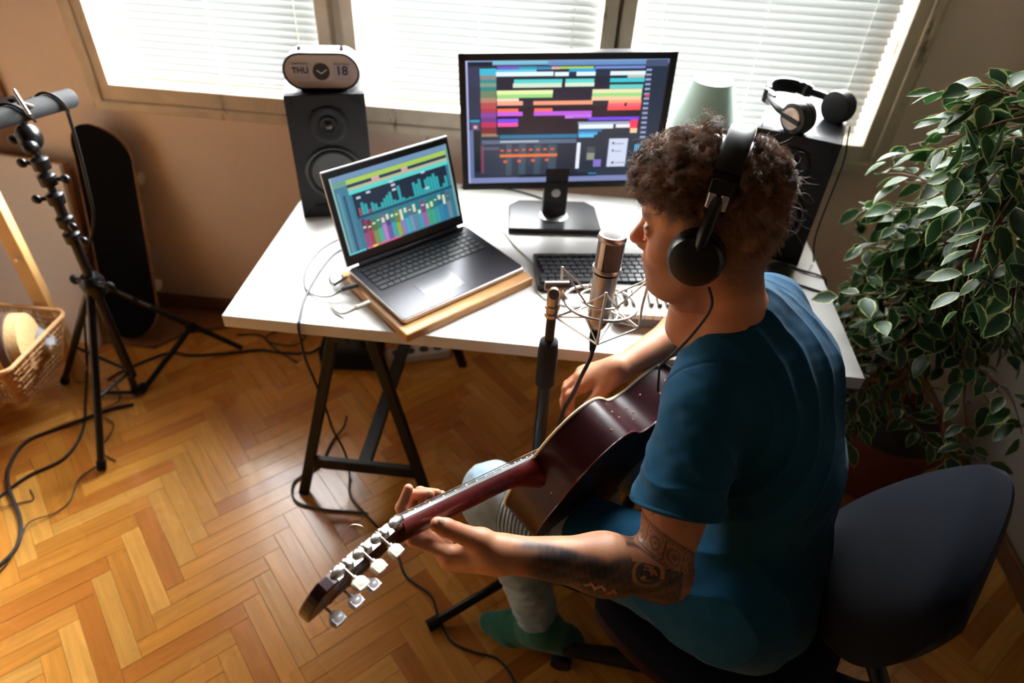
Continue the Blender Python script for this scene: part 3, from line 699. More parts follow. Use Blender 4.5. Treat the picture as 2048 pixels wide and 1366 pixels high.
# ---- keyboard
kO = V3(.905, .325, TZ); krz = math.radians(9.5)
kt = thing('keyboard', 'black desktop keyboard in front of the monitor, partly behind the microphone', 'keyboard', tuple(kO + V3(.07, 0, 0)), krz)
Rk = rotz(krz); kc = kO + Rk @ V3(.02, -.005, 0)
MB().box(kc + Rk @ V3(-.02, 0, .009), (.365, .150, .018), Rk).build('case', M_blackpl, kt, bev=.004)
M_kcap = mat('keyboard_key', (.03, .03, .033), rough=.3)
rows = [(.055, .016), (.033, .017), (.0145, .017), (-.004, .017), (-.0225, .017), (-.041, .017), (-.0595, .017)]
for r_, (y, h_) in enumerate(rows):
    n_ = 18 if r_ else 16; pw = .019 if r_ else .0215
    for k in range(n_):
        if r_ == 6 and 3 < k < 9: continue
        x = -.195 + k * pw + (0, 0, .004, .008, .012, 0, 0)[r_] * 1
        p_ = kc + Rk @ V3(x + pw / 2, y, .0215)
        MB().box(p_, (pw - .0025, h_ - .002, .008), Rk).build('key', M_kcap, kt, bev=.0012)
MB().box(kc + Rk @ V3(-.195 + 6.5 * .019, -.0595, .0215), (.093, .015, .008), Rk).build('space_key', M_kcap, kt, bev=.0012)

# ---- small piano-key controller
pO = V3(1.14, .183, TZ); prz = math.radians(4)
pt = thing('midi_keyboard', 'small cream piano-key controller lying near the front of the desk, left of the person', 'piano keyboard', tuple(pO), prz)
Rp = rotz(prz)
M_grey = mat('grey_plastic', (.16, .15, .145), rough=.4); M_cream = mat('cream_key', (.78, .72, .58), rough=.3)
MB().box(pO + V3(0, 0, .013), (.43, .135, .026), Rp).build('case', M_grey, pt, bev=.004)
for k in range(20):
    MB().box(pO + Rp @ V3(-.195 + k * .0205, -.020, .031), (.0196, .09, .014), Rp).build('white_key', M_cream, pt, bev=.0012)
M_sharp = mat('glossy_black_key', (.01, .01, .01), rough=.08, coat=1.)
for k in range(19):
    if k % 7 in (2, 6): continue
    MB().box(pO + Rp @ V3(-.185 + k * .0205, -.004, .042), (.011, .052, .013), Rp).build('black_key', M_sharp, pt, bev=.002)
MB().box(pO + Rp @ V3(0, .046, .029), (.42, .036, .008), Rp).build('control_panel', M_grey, pt, bev=.002)

# ---- mouse
mt = thing('mouse', 'black computer mouse with teal light beside the right speaker', 'mouse', (1.365, .385, TZ), .5)
MB().ell((1.365, .385, TZ + .012), (.032, .055, .024), rotz(-.9)).build('shell', M_blackpl, mt, smooth=True)
MB().ell((1.352, .373, TZ + .027), (.004, .012, .006), rotz(-.9)).build('scroll_wheel', mat('teal_glow', (.0, .2, .2), emis=(.0, .35, .4), estr=.6), mt, smooth=True)

# ---- table lamp behind the monitor
M_shade = bpy.data.materials.new('mint_lampshade'); M_shade.use_nodes = True
nt = M_shade.node_tree; nt.nodes.clear(); out = nd(nt, 'ShaderNodeOutputMaterial'); df = nd(nt, 'ShaderNodeBsdfDiffuse'); tl = nd(nt, 'ShaderNodeBsdfTranslucent'); mxs = nd(nt, 'ShaderNodeMixShader')
df.inputs[0].default_value = (.62, .74, .68, 1); tl.inputs[0].default_value = (.6, .72, .66, 1); mxs.inputs[0].default_value = .3
nt.links.new(df.outputs[0], mxs.inputs[1]); nt.links.new(tl.outputs[0], mxs.inputs[2]); nt.links.new(mxs.outputs[0], out.inputs[0])
lO = V3(1.155, .715, TZ)
t = thing('table_lamp', 'small table lamp with a mint green shade behind the monitor', 'lamp', tuple(lO))
MB().lathe([(.060, 0), (.060, .010), (.012, .018), (.009, .05), (.009, .22)], lO, None, 28).build('stand', M_silver, t, smooth=True)
q = MB(); a_ = np.arange(48) * 2 * PI / 48; V = []
for r_, z in ((.116, .19), (.056, .395), (.054, .395), (.114, .19)): V.append(np.stack([r_ * np.cos(a_), r_ * np.sin(a_), np.full(48, z)], 1) + lO)
F = []
for i in range(3):
    for k in range(48): F.append((i * 48 + k, i * 48 + (k + 1) % 48, (i + 1) * 48 + (k + 1) % 48, (i + 1) * 48 + k))
F.append(tuple(range(48, 96)))
q.add(np.concatenate(V), F); q.build('lamp_shade', M_shade, t, smooth=True)
# ---- round sticker on the wall
t = thing('wall_sticker', 'small round orange and blue sticker on the wall above the laptop', 'sticker', (.345, YW - .001, .812))
MB().cyl((.345, YW - .0002, .812), (.345, YW - .0018, .812), .024, n=32).build('disc', mat('sticker_blue', (.35, .38, .62), rough=.5), t)
MB().cyl((.341, YW - .0012, .808), (.341, YW - .0028, .808), .016, n=24).build('centre', mat('sticker_orange', (.85, .45, .18), rough=.5), t)
# ================================================================== microphone on its stand
M_nickel = mat('satin_nickel', (.40, .335, .285), rough=.33, metal=1., bump=.05, bscale=400)
M_mesh = bpy.data.materials.new('woven_grille'); M_mesh.use_nodes = True
nt = M_mesh.node_tree; p = nt.nodes['Principled BSDF']; p.inputs['Metallic'].default_value = .1; p.inputs['Roughness'].default_value = .7
tc = nd(nt, 'ShaderNodeTexCoord'); mp = nd(nt, 'ShaderNodeMapping'); mp.inputs['Rotation'].default_value = (.6, .6, .78)
nt.links.new(tc.outputs['Object'], mp.inputs[0])
ck = nd(nt, 'ShaderNodeTexVoronoi', distance='CHEBYCHEV'); ck.inputs['Scale'].default_value = 420; ck.inputs['Randomness'].default_value = .0
nt.links.new(mp.outputs[0], ck.inputs['Vector']); rp = nd(nt, 'ShaderNodeValToRGB'); rp.color_ramp.elements[0].position = .25; rp.color_ramp.elements[0].color = (.15, .125, .105, 1); rp.color_ramp.elements[1].position = .5; rp.color_ramp.elements[1].color = (.05, .042, .036, 1)
nt.links.new(ck.outputs['Distance'], rp.inputs[0]); nt.links.new(rp.outputs[0], p.inputs['Base Color'])
M_wire = mat('shock_mount_wire', (.60, .56, .50), rough=.35, metal=1.)
mT = V3(.872, -.137, 1.118); mB = V3(.8665, -.163, .945); mz = nrm(mT - mB); Rm = zto(mz); mL = np.linalg.norm(mT - mB)
# turn so that the grille window faces the camera side
t = thing('microphone', 'silver condenser microphone held upright in the wire shock mount', 'microphone', tuple(mB))
A = lambda h, x=0, y=0: mB + mz * h + Rm @ V3(x, y, 0)
MB().lathe([(.008, -.008), (.012, -.006), (.0155, -.002), (.019, .006), (.0205, .012), (.0205, .016)], mB, Rm, 40).build('base_collar', M_nickel, t, smooth=True)
MB().lathe([(.0200, .016), (.0200, .0185)], mB, Rm, 40).build('dark_ring', M_rubber, t, smooth=True)
MB().lathe([(.0205, .0185), (.0215, .03), (.0235, .108), (.0235, .112)], mB, Rm, 48).build('body', M_nickel, t, smooth=True)
MB().lathe([(.0232, .112), (.0232, .116)], mB, Rm, 48).build('dark_ring', M_rubber, t, smooth=True)
MB().lathe([(.0235, .116), (.0270, .118), (.0275, .122), (.0262, .126)], mB, Rm, 48).build('collar_ring', M_nickel, t, smooth=True)
MB().lathe([(.0240, .124), (.0240, .182), (.022, .187), (.012, .1905), (.001, .1915)], mB, Rm, 48).build('grille', M_mesh, t, smooth=True)
MB().lathe([(.0245, .178), (.0262, .180), (.0266, .184), (.0245, .189), (.0225, .1885)], mB, Rm, 48).build('top_ring', M_nickel, t, smooth=True)
q = MB()
for a0 in (232, 342, 105):
    a_ = [math.radians(a0 + d) for d in range(-12, 13, 4)]
    V = [A(h, r * math.cos(a), r * math.sin(a)) for h in (.122, .182) for r in (.0238, .0255) for a in a_]; n_ = len(a_)
    F = []
    for k in range(n_ - 1):
        F += [(k, k + 1, 2 * n_ + k + 1, 2 * n_ + k), (n_ + k, n_ + k + 1, 3 * n_ + k + 1, 3 * n_ + k)]
    F += [(0, n_, 3 * n_, 2 * n_), (n_ - 1, 2 * n_ - 1, 4 * n_ - 1, 3 * n_ - 1)]
    q.add(V, F)
q.build('cage_strut', M_nickel, t, smooth=True)
MB().lathe([(.0095, -.008), (.0105, -.020), (.0105, -.030), (.0075, -.045), (.0060, -.058), (.0035, -.062)], mB, Rm, 24).build('cable_plug', M_rubber, t, smooth=True)
# shock mount: outer hoop, inner hoop, zig-zag wire frame and elastic cords
sm = thing('shock_mount', 'silver wire shock mount around the microphone, clamped to the stand', 'shock mount', (.868, -.15, 1.0))
def ring(h, r, wr, name, n=56):
    P = [A(h, r * math.cos(a), r * math.sin(a)) for a in np.arange(n) * 2 * PI / n]
    MB().tube(P, wr, 8, closed=True).build(name, M_wire, sm, smooth=True)
ring(.050, .069, .0032, 'outer_hoop'); ring(.058, .040, .0025, 'inner_hoop'); ring(.028, .036, .0018, 'inner_hoop')
pos = [(math.radians(a)) for a in (0, 90, 180, 270)]
off = math.radians(-91)
for a in pos:
    a += off
    ca, sa = math.cos(a), math.sin(a); cb, sb = math.cos(a + PI / 4), math.sin(a + PI / 4); cc, sc_ = math.cos(a - PI / 4), math.sin(a - PI / 4)
    top = A(.112, .081 * ca, .081 * sa); bot = A(.006, .081 * ca, .081 * sa)
    MB().tube([top, A(.054, .078 * ca, .078 * sa), bot], .0027, 8).build('post', M_wire, sm, smooth=True)
    MB().tube([A(.058, .040 * cb, .040 * sb), top, A(.058, .040 * cc, .040 * sc_)], .0018, 8).build('elastic_cord', M_wire, sm, smooth=True)
    MB().tube([A(.028, .036 * cb, .036 * sb), bot, A(.028, .036 * cc, .036 * sc_)], .0018, 8).build('elastic_cord', M_wire, sm, smooth=True)
    MB().ell(top, (.003, .003, .003)).build('cord_hook', M_wire, sm, smooth=True)
for a in pos:
    a += off; b_ = a + PI / 2
    MB().tube([A(.006, .081 * math.cos(a), .081 * math.sin(a)), A(.006, .081 * math.cos(b_), .081 * math.sin(b_))], .0021, 8).build('frame_wire', M_wire, sm, smooth=True)
sx, sy = .778, -.172
MB().tube(cr([A(.050, -.068, -.004), A(.062, -.076, -.008), (sx + .010, sy + .002, 1.028)]), .006, 10).build('clamp_arm', M_wire, sm, smooth=True)
MB().cyl((sx - .018, sy - .004, 1.036), (sx + .026, sy + .004, 1.036), .009).cyl((sx, sy - .018, 1.034), (sx, sy - .034, 1.040), .010).build('swivel_joint', M_nickel, sm, smooth=True)
MB().cyl((sx, sy, .968), (sx, sy, 1.03), .0125).cyl((sx, sy, .985), (sx, sy, .992), .0145).cyl((sx, sy, .966), (sx, sy, .974), .0145).build('stand_adapter', M_nickel, sm, smooth=True)
# stand
t = thing('microphone_stand', 'black upright microphone stand between the desk and the guitar', 'microphone stand', (sx, sy, 0))
M_stand = mat('stand_black', (.003, .003, .0035), spec=.35, rough=.35)
MB().cyl((sx, sy, .84), (sx, sy, .968), .0095).build('upper_tube', M_stand, t, smooth=True)
MB().lathe([(.012, .0), (.020, .012), (.0205, .10), (.018, .125), (.012, .13)], (sx, sy, .775), None, 28).build('clutch', M_rubber, t, smooth=True)
MB().cyl((sx, sy, .05), (sx, sy, .78), .0135).build('lower_tube', M_stand, t, smooth=True)
MB().lathe([(.024, 0), (.026, .02), (.026, .05), (.016, .06)], (sx, sy, .045), None, 24).build('hub', M_stand, t, smooth=True)
for ex, ey in ((.54, -.334), (1.02, -.20), (.73, .10)):
    d = nrm(V3(ex - sx, ey - sy, 0)); a = V3(sx, sy, .075) + d * .02; e = V3(ex, ey, .018)
    MB().tube([a, e], .0125, 16).build('leg', M_stand, t, smooth=True)
    MB().cyl(e - nrm(e - a) * .03, e + nrm(e - a) * .006, .0165).build('rubber_foot', M_rubber, t, smooth=True)
M_cable = mat('black_cable', (.005, .005, .0055), rough=.5)
def cable(name, label, P, r, m=M_cable, group=None, k=8):
    o = MB().tube(cr(P, k), r, 8).build(name, m, None, smooth=True); return tag(o, label, 'cable', group)
cable('microphone_cable', 'black cable hanging from the bottom of the microphone', [mB - mz * .055, mB - mz * .075, (.850, -.196, .84), (.838, -.175, .76), (.826, -.158, .70), (.815, -.145, .60), (.80, -.10, .45), (.795, -.10, .25), (.80, -.06, .05), (.83, 0, .008), (.95, .05, .008), (1.1, .10, .008)], .0042)

# ================================================================== guitar
gS = nrm(V3(.536, .747, -.395)); gU0 = V3(.423, .167, .891); gB = nrm(np.cross(gS, gU0)); gU = np.cross(gB, gS)
if gB[1] > 0: gB = -gB
gJ = V3(.759, -.357, .738)
G = lambda s, u, b: gJ + gS * s + gU * u + gB * b
Rg = np.stack([gS, gU, gB], 1)
if np.linalg.det(Rg) < 0: Rg = np.stack([gS, -gU, gB], 1)
M_gbody = mat('dark_cherry_lacquer', (.026, .0035, .006), rough=.30, spec=.3, coat=.15, vary=.25, vscale=18)
M_gtop = mat('guitar_top', (.35, .13, .04), rough=.2, coat=.8)
M_gneck = mat('neck_cherry_lacquer', (.085, .009, .007), rough=.25, coat=.35, vary=.3, vscale=25)
M_bind = mat('cream_binding', (.78, .64, .42), rough=.35)
M_fret = mat('ebony_fretboard', (.025, .015, .015), rough=.3)
M_chrome = mat('chrome', (.85, .84, .85), rough=.2, metal=1.)
M_string = mat('steel_string', (.75, .7, .65), rough=.25, metal=1.)
half = cr([(0, .0), (-.001, .055), (.014, .105), (.045, .142), (.085, .157), (.125, .148), (.160, .133), (.190, .131), (.222, .142), (.262, .176), (.310, .199), (.360, .196), (.405, .160), (.430, .095), (.438, .0)], 5)
half = half * np.array([1.029, 1.012])
outl = [(a, b_) for a, b_ in half] + [(a, -b_) for a, b_ in half[-2:0:-1]]
th_ = .095
t = thing('acoustic_guitar', 'dark red acoustic guitar with cream binding held by the seated person', 'guitar', tuple(gJ))
no = len(outl)
# rim: lofted side band with slight thickness taper, back arched
V = [G(a, b_, z) for z in (.0, .003, th_ - .003, th_) for a, b_ in outl]
F = []
for L_ in range(3):
    for i in range(no): j = (i + 1) % no; F.append((L_ * no + i, L_ * no + j, (L_ + 1) * no + j, (L_ + 1) * no + i))
MB().add(V, F).build('rim', M_gbody, t, smooth=True)
V = []; F = []
rings = (1.0, .8, .55, .3, .05)
for k, sc in enumerate(rings):
    for a, b_ in outl: V.append(G(.22 + (a - .22) * sc, b_ * sc, th_ + .012 * (1 - sc * sc)))
for k in range(4):
    for i in range(no): j = (i + 1) % no; F.append((k * no + i, k * no + j, (k + 1) * no + j, (k + 1) * no + i))
F.append(tuple(4 * no + i for i in range(no)))
MB().add(V, F).build('back', mat('guitar_back_lacquer', (.008, .002, .003), rough=.4, spec=.25), t, smooth=True)
q = MB(); c_, r_h = (.135, 0), .048
V = [G(a, b_, 0) for a, b_ in outl] + [G(a, b_, -.001) for a, b_ in outl]
V = V; F = [tuple(range(no)), tuple(range(no, 2 * no))] + [(i, (i + 1) % no, no + (i + 1) % no, no + i) for i in range(no)]
MB().add(V, F).build('soundboard', M_gtop, t)
MB().lathe([(.046, 0), (.046, .0012), (.0, .0012)], G(.135, 0, -.0008), Rg @ rotx(PI) , 40).build('sound_hole', M_ink, t)
MB().lathe([(.056, 0), (.056, .0008), (.049, .0008)], G(.135, 0, -.0008), Rg @ rotx(PI), 40).build('rosette', M_bind, t)
MB().box(G(.335, 0, -.006), (.028, .16, .010), Rg).build('bridge', M_fret, t, bev=.002)
for zc, nm in ((.0015, 'front_binding'), (th_ - .001, 'back_binding')):
    P = [G(.22 + (a - .22) * 1.003, b_ * 1.006, zc) for a, b_ in outl]
    MB().tube(P, .0030 if nm[0] == 'f' else .0016, 6, closed=True).build(nm, M_bind if nm[0] == 'f' else M_gneck, t, smooth=True)
q = MB()
for (s_, z_) in ((.20, .035), (.205, .05), (.19, .062), (.24, .03), (.27, .055), (.105, .04), (.11, .055), (.3, .04), (.06, .07), (.0, .07)):
    i = min(range(no // 2), key=lambda i: abs(outl[i][0] - s_)); a, b_ = outl[i]
    q.ell(G(a * 1.0, b_ + .0006, z_), (.0022, .0022, .0022), n=8, m=6)
q.build('chipped_spots', mat('bare_wood_chip', (.75, .45, .28), rough=.6), t)
# neck, fretboard, nut, headstock
nL = .351
q = MB(); sec = []
for s_ in np.linspace(.03, -nL, 12):
    wv = .027 - .005 * (-s_ / nL); dp = .021 if s_ < -.05 else .021 + (.05 + s_) * .55
    sec.append([(s_, wv * math.cos(a), .002 + dp * max(0, math.sin(a)) ** .8) for a in np.linspace(0, PI, 13)])
V = [G(*x) for se in sec for x in se]; F = []
for k in range(11):
    for i in range(12): F.append((k * 13 + i, k * 13 + i + 1, (k + 1) * 13 + i + 1, (k + 1) * 13 + i))
    F.append((k * 13 + 12, k * 13, (k + 1) * 13, (k + 1) * 13 + 12))
F.append(tuple(range(13))); F.append(tuple(11 * 13 + i for i in range(13)))
q.add(V, F).build('neck', M_gneck, t, smooth=True)
V = [G(-nL, .0225, .002), G(-nL, -.0225, .002), G(.105, -.028, .002), G(.105, .028, .002), G(-nL, .0225, -.005), G(-nL, -.0225, -.005), G(.105, -.028, -.005), G(.105, .028, -.005)]
MB().add(V, [(0, 1, 2, 3), (4, 5, 6, 7), (0, 1, 5, 4), (1, 2, 6, 5), (2, 3, 7, 6), (3, 0, 4, 7)]).build('fretboard', M_fret, t, bev=.0008)
scale_ = nL / (1 - 2 ** (-14 / 12)) 
for k in range(1, 19):
    s_ = -nL + scale_ * (1 - 2 ** (-k / 12)); wv = .0225 + (s_ + nL) / (.105 + nL) * .0055
    if s_ > .10: break
    MB().tube([G(s_, wv, -.0055), G(s_, -wv, -.0055)], .0011, 6).build('fret', M_string, t)
MB().box(G(-nL - .003, 0, -.004), (.006, .046, .012), Rg).build('nut', M_bind, t, bev=.001)
for k in range(6):
    u = -.019 + k * .0076
    MB().tube([G(-nL - .10 + .02 * (k % 3), u * .6, .008), G(-nL - .003, u * .9, -.0105), G(.335, u * 1.5, -.014)], .0006 if k < 3 else .0009, 5).build('string', M_string, t)
# slotted headstock tilting back
hA = math.radians(13); hS = -gS * math.cos(hA) + gB * math.sin(hA); hB = nrm(gB * math.cos(hA) + gS * math.sin(hA)); hO = G(-nL - .006, 0, .004)
Hh = lambda s_, u, b_: hO + hS * s_ + gU * u + hB * b_
Rh = np.stack([hS, gU, hB], 1)
pts = [(0, .024), (.02, .033), (.05, .035), (.165, .037), (.185, .028), (.190, .0), (.185, -.028), (.165, -.037), (.05, -.035), (.02, -.033), (0, -.024)]
hs = thing
V = []; F = []
slots = [(.045, .145, .008, .022), (.045, .145, -.022, -.008)]
head = MB().prism(cr(pts, 3), Hh(0, 0, -.009), hS, gU, hB, .018)
ho = head.build('headstock', M_gbody, t, bev=.002)
for (a, b_, c, d) in slots:
    MB().prism([(x - (a + b_) / 2, 0) for x in ()] or rrect(b_ - a, d - c, .006), Hh((a + b_) / 2, (c + d) / 2, -.0095), hS, gU, hB, .019).build('slot', M_ink, ho)
M_btn = mat('pearl_button', (.86, .80, .62), rough=.25, sss=.0); M_btn2 = mat('milky_button', (.62, .56, .56), rough=.2)
for sg in (1, -1):
    MB().box(Hh(.095, sg * .0375, 0), (.125, .0022, .017), Rh).build('tuner_plate', M_chrome, ho, bev=.0008)
    cv = MB()  # chrome lumps added along the plate, rounded to catch the window as glints
    for s_ in (.018, .062, .102, .145): cv.ell(Hh(s_, sg * .0365, -.001), (.018, .0075, .0092), Rh, 16, 10)
    cv.build('gear_cover_glint', M_chrome, ho, smooth=True)
    for s_ in (.052, .092, .132):
        MB().cyl(Hh(s_, sg * .036, -.002), Hh(s_, sg * .0, -.002), .0045, n=14).build('roller', M_bind, ho, smooth=True)
        MB().lathe([(.0085, 0), (.0095, .003), (.007, .006), (.003, .007)], Hh(s_, sg * .0385, .0), np.stack([hS, hB, gU * sg], 1), 20).build('gear', M_chrome, ho, smooth=True)
        MB().cyl(Hh(s_ + .010, sg * .0415, -.008), Hh(s_ + .010, sg * .0415, .022), .0022, n=10).build('worm_shaft', M_nickel, ho, smooth=True)
        bo = MB(); c0 = Hh(s_ + .010, sg * .0415, .030)
        bo.ell(c0, (.0135, .0055, .0100), Rh, 20, 12); bo.box(c0 + hB * .002, (.020, .008, .012), Rh); bo.cyl(Hh(s_ + .010, sg * .0415, .018), Hh(s_ + .010, sg * .0415, .027), .0042, n=12)
        bo.build('tuning_button', M_btn if sg > 0 else M_btn2, ho, smooth=True)
# curled loose string ends
MB().tube(cr([Hh(.06, .01, -.01), Hh(.05, .02, -.03), Hh(.065, .02, -.045), Hh(.09, .01, -.035)]), .00025, 5).build('loose_string_end', M_string, t)

# ================================================================== headphones on the right speaker
def headphones(name, label, H, f, l, u, R_, cup, worn):
    """H head centre; f,l,u unit axes; band over the top, cups on both sides"""
    t = thing(name, label, 'headphones', tuple(H))
    M_hp = mat(name + '_plastic', (.005, .005, .0055), rough=.30); M_leather = mat(name + '_leather', (.004, .004, .0045), rough=.42)
    P = [H + f * 0 + l * (R_[0] * math.cos(a)) + u * (R_[1] * math.sin(a)) for a in np.linspace(math.radians(12), math.radians(168), 30)]
    # band: flat strap cross-section
    def strap(P, wd, th, name, m, rad=None):
        V = []; F = []; n = len(P)
        for i, p_ in enumerate(P):
            c = H; o_ = nrm(p_ - c)
            tn = nrm(P[min(i + 1, n - 1)] - P[max(i - 1, 0)]); o_ = nrm(o_ - tn * (o_ @ tn)); w_ = np.cross(tn, o_)
            for a, b_ in ((-1, -.6), (-.8, -1), (.8, -1), (1, -.6), (1, .6), (.8, 1), (-.8, 1), (-1, .6)): V.append(p_ + w_ * a * wd / 2 + o_ * b_ * th / 2)
        for i in range(n - 1):
            for k in range(8): F.append((i * 8 + k, i * 8 + (k + 1) % 8, (i + 1) * 8 + (k + 1) % 8, (i + 1) * 8 + k))
        F.append(tuple(range(8))); F.append(tuple((n - 1) * 8 + k for k in range(8)))
        return MB().add(V, F).build(name, m, t, smooth=True)
    strap(P[5:25], .037, .014, 'headband_pad', M_leather)
    strap(P, .030, .006, 'headband', M_hp)
    for sg in (1, -1):
        a = P[2] if sg > 0 else P[-3]
        c0 = H + l * sg * cup[0] + u * cup[1] + f * cup[2]
        o_ = l * sg
        e0 = P[4] if sg > 0 else P[-5]
        MB().box((e0 + a) / 2 + o_ * .004, (.034, .012, .030), np.stack([f, l, u], 1)).build('hinge_block', M_hp, t, bev=.002)
        for df in (-.009, .009):
            MB().box(a + o_ * .006 + f * df - u * .004, (.011, .004, .022), np.stack([f, l, u], 1)).build('slider_plate', M_chrome if worn else M_silver, t, bev=.001)
        MB().tube(cr([a, (a + c0) / 2 + o_ * .022, c0 + o_ * .022], 5), .010, 12).build('yoke', M_hp, t, smooth=True)
        Rc = zto(o_)
        MB().lathe([(.030, -.012), (.040, -.010), (.043, .0), (.041, .008), (.036, .011)], c0, Rc, 36).build('ear_pad', M_leather, t, smooth=True)
        MB().lathe([(.036, .008), (.0405, .010), (.0410, .020), (.036, .030), (.024, .034), (.010, .035)], c0, Rc, 36).build('ear_cup', M_hp, t, smooth=True)
        if not worn:
            MB().lathe([(.026, .0335), (.026, .0355), (.022, .037), (.0, .0375)], c0, Rc, 30).build('cup_badge', mat('champagne_badge', (.62, .50, .42), rough=.3, metal=.6), t, smooth=True)
            MB().box(c0 + o_ * .0375, (.012, .004, .056), np.stack([f, l, u], 1)).build('badge_bar', M_hp, t, bev=.001)
    return t, M_hp
hc = V3(1.355, .545, TZ + .355)
# lies on its side on the speaker: cups stand on their rims, band arching back
tt, _ = headphones('spare_headphones', 'black headphones with champagne discs lying on top of the right speaker', hc + V3(.0, .06, .044), nrm(V3(0, .0, 1.)), nrm(V3(-.80, -.60, 0)), nrm(V3(-.60, .80, .10)), (.072, .085), (.068, -.070, 0), False)
cable('spare_headphone_cable', 'thin black cable hanging down the right speaker from the headphones', [(1.455, .475, TZ + .39), (1.455, .462, TZ + .362), (1.462, .452, TZ + .30), (1.465, .46, TZ + .1), (1.49, .47, TZ + .005)], .0022)
# ================================================================== the seated person
Hc = V3(1.007, -.247, 1.238)
RH = np.array([[-.951, -.276, -.137], [.236, -.938, .253], [-.198, .208, .958]])
RH[:, 0] = nrm(RH[:, 0]); RH[:, 1] = nrm(RH[:, 1] - RH[:, 0] * (RH[:, 0] @ RH[:, 1])); RH[:, 2] = np.cross(RH[:, 0], RH[:, 1])
Hd = lambda f, l, u: Hc + RH @ V3(f, l, u)
bF = nrm(V3(-.87, .5, 0)); bR = nrm(V3(.5, .87, 0)); RB = np.stack([bF, -bR, V3(0, 0, 1)], 1)
# joints
shL, elL, wrL = V3(1.045, -.375, .955), V3(1.002, -.551, .739), V3(.744, -.588, .793)
shR, elR, wrR = V3(1.205, -.085, .965), V3(1.15, .085, .815), V3(.935, -.118, .800)
nkT, nkB = Hd(-.028, 0, -.06), V3(1.085, -.245, 1.045)
hipL, knL, anL = V3(1.165, -.50, .575), V3(.690, -.262, .505), V3(.835, -.355, .115)
hipR, knR, anR = V3(1.245, -.345, .575), V3(.92, -.075, .500), V3(1.0, -.10, .11)

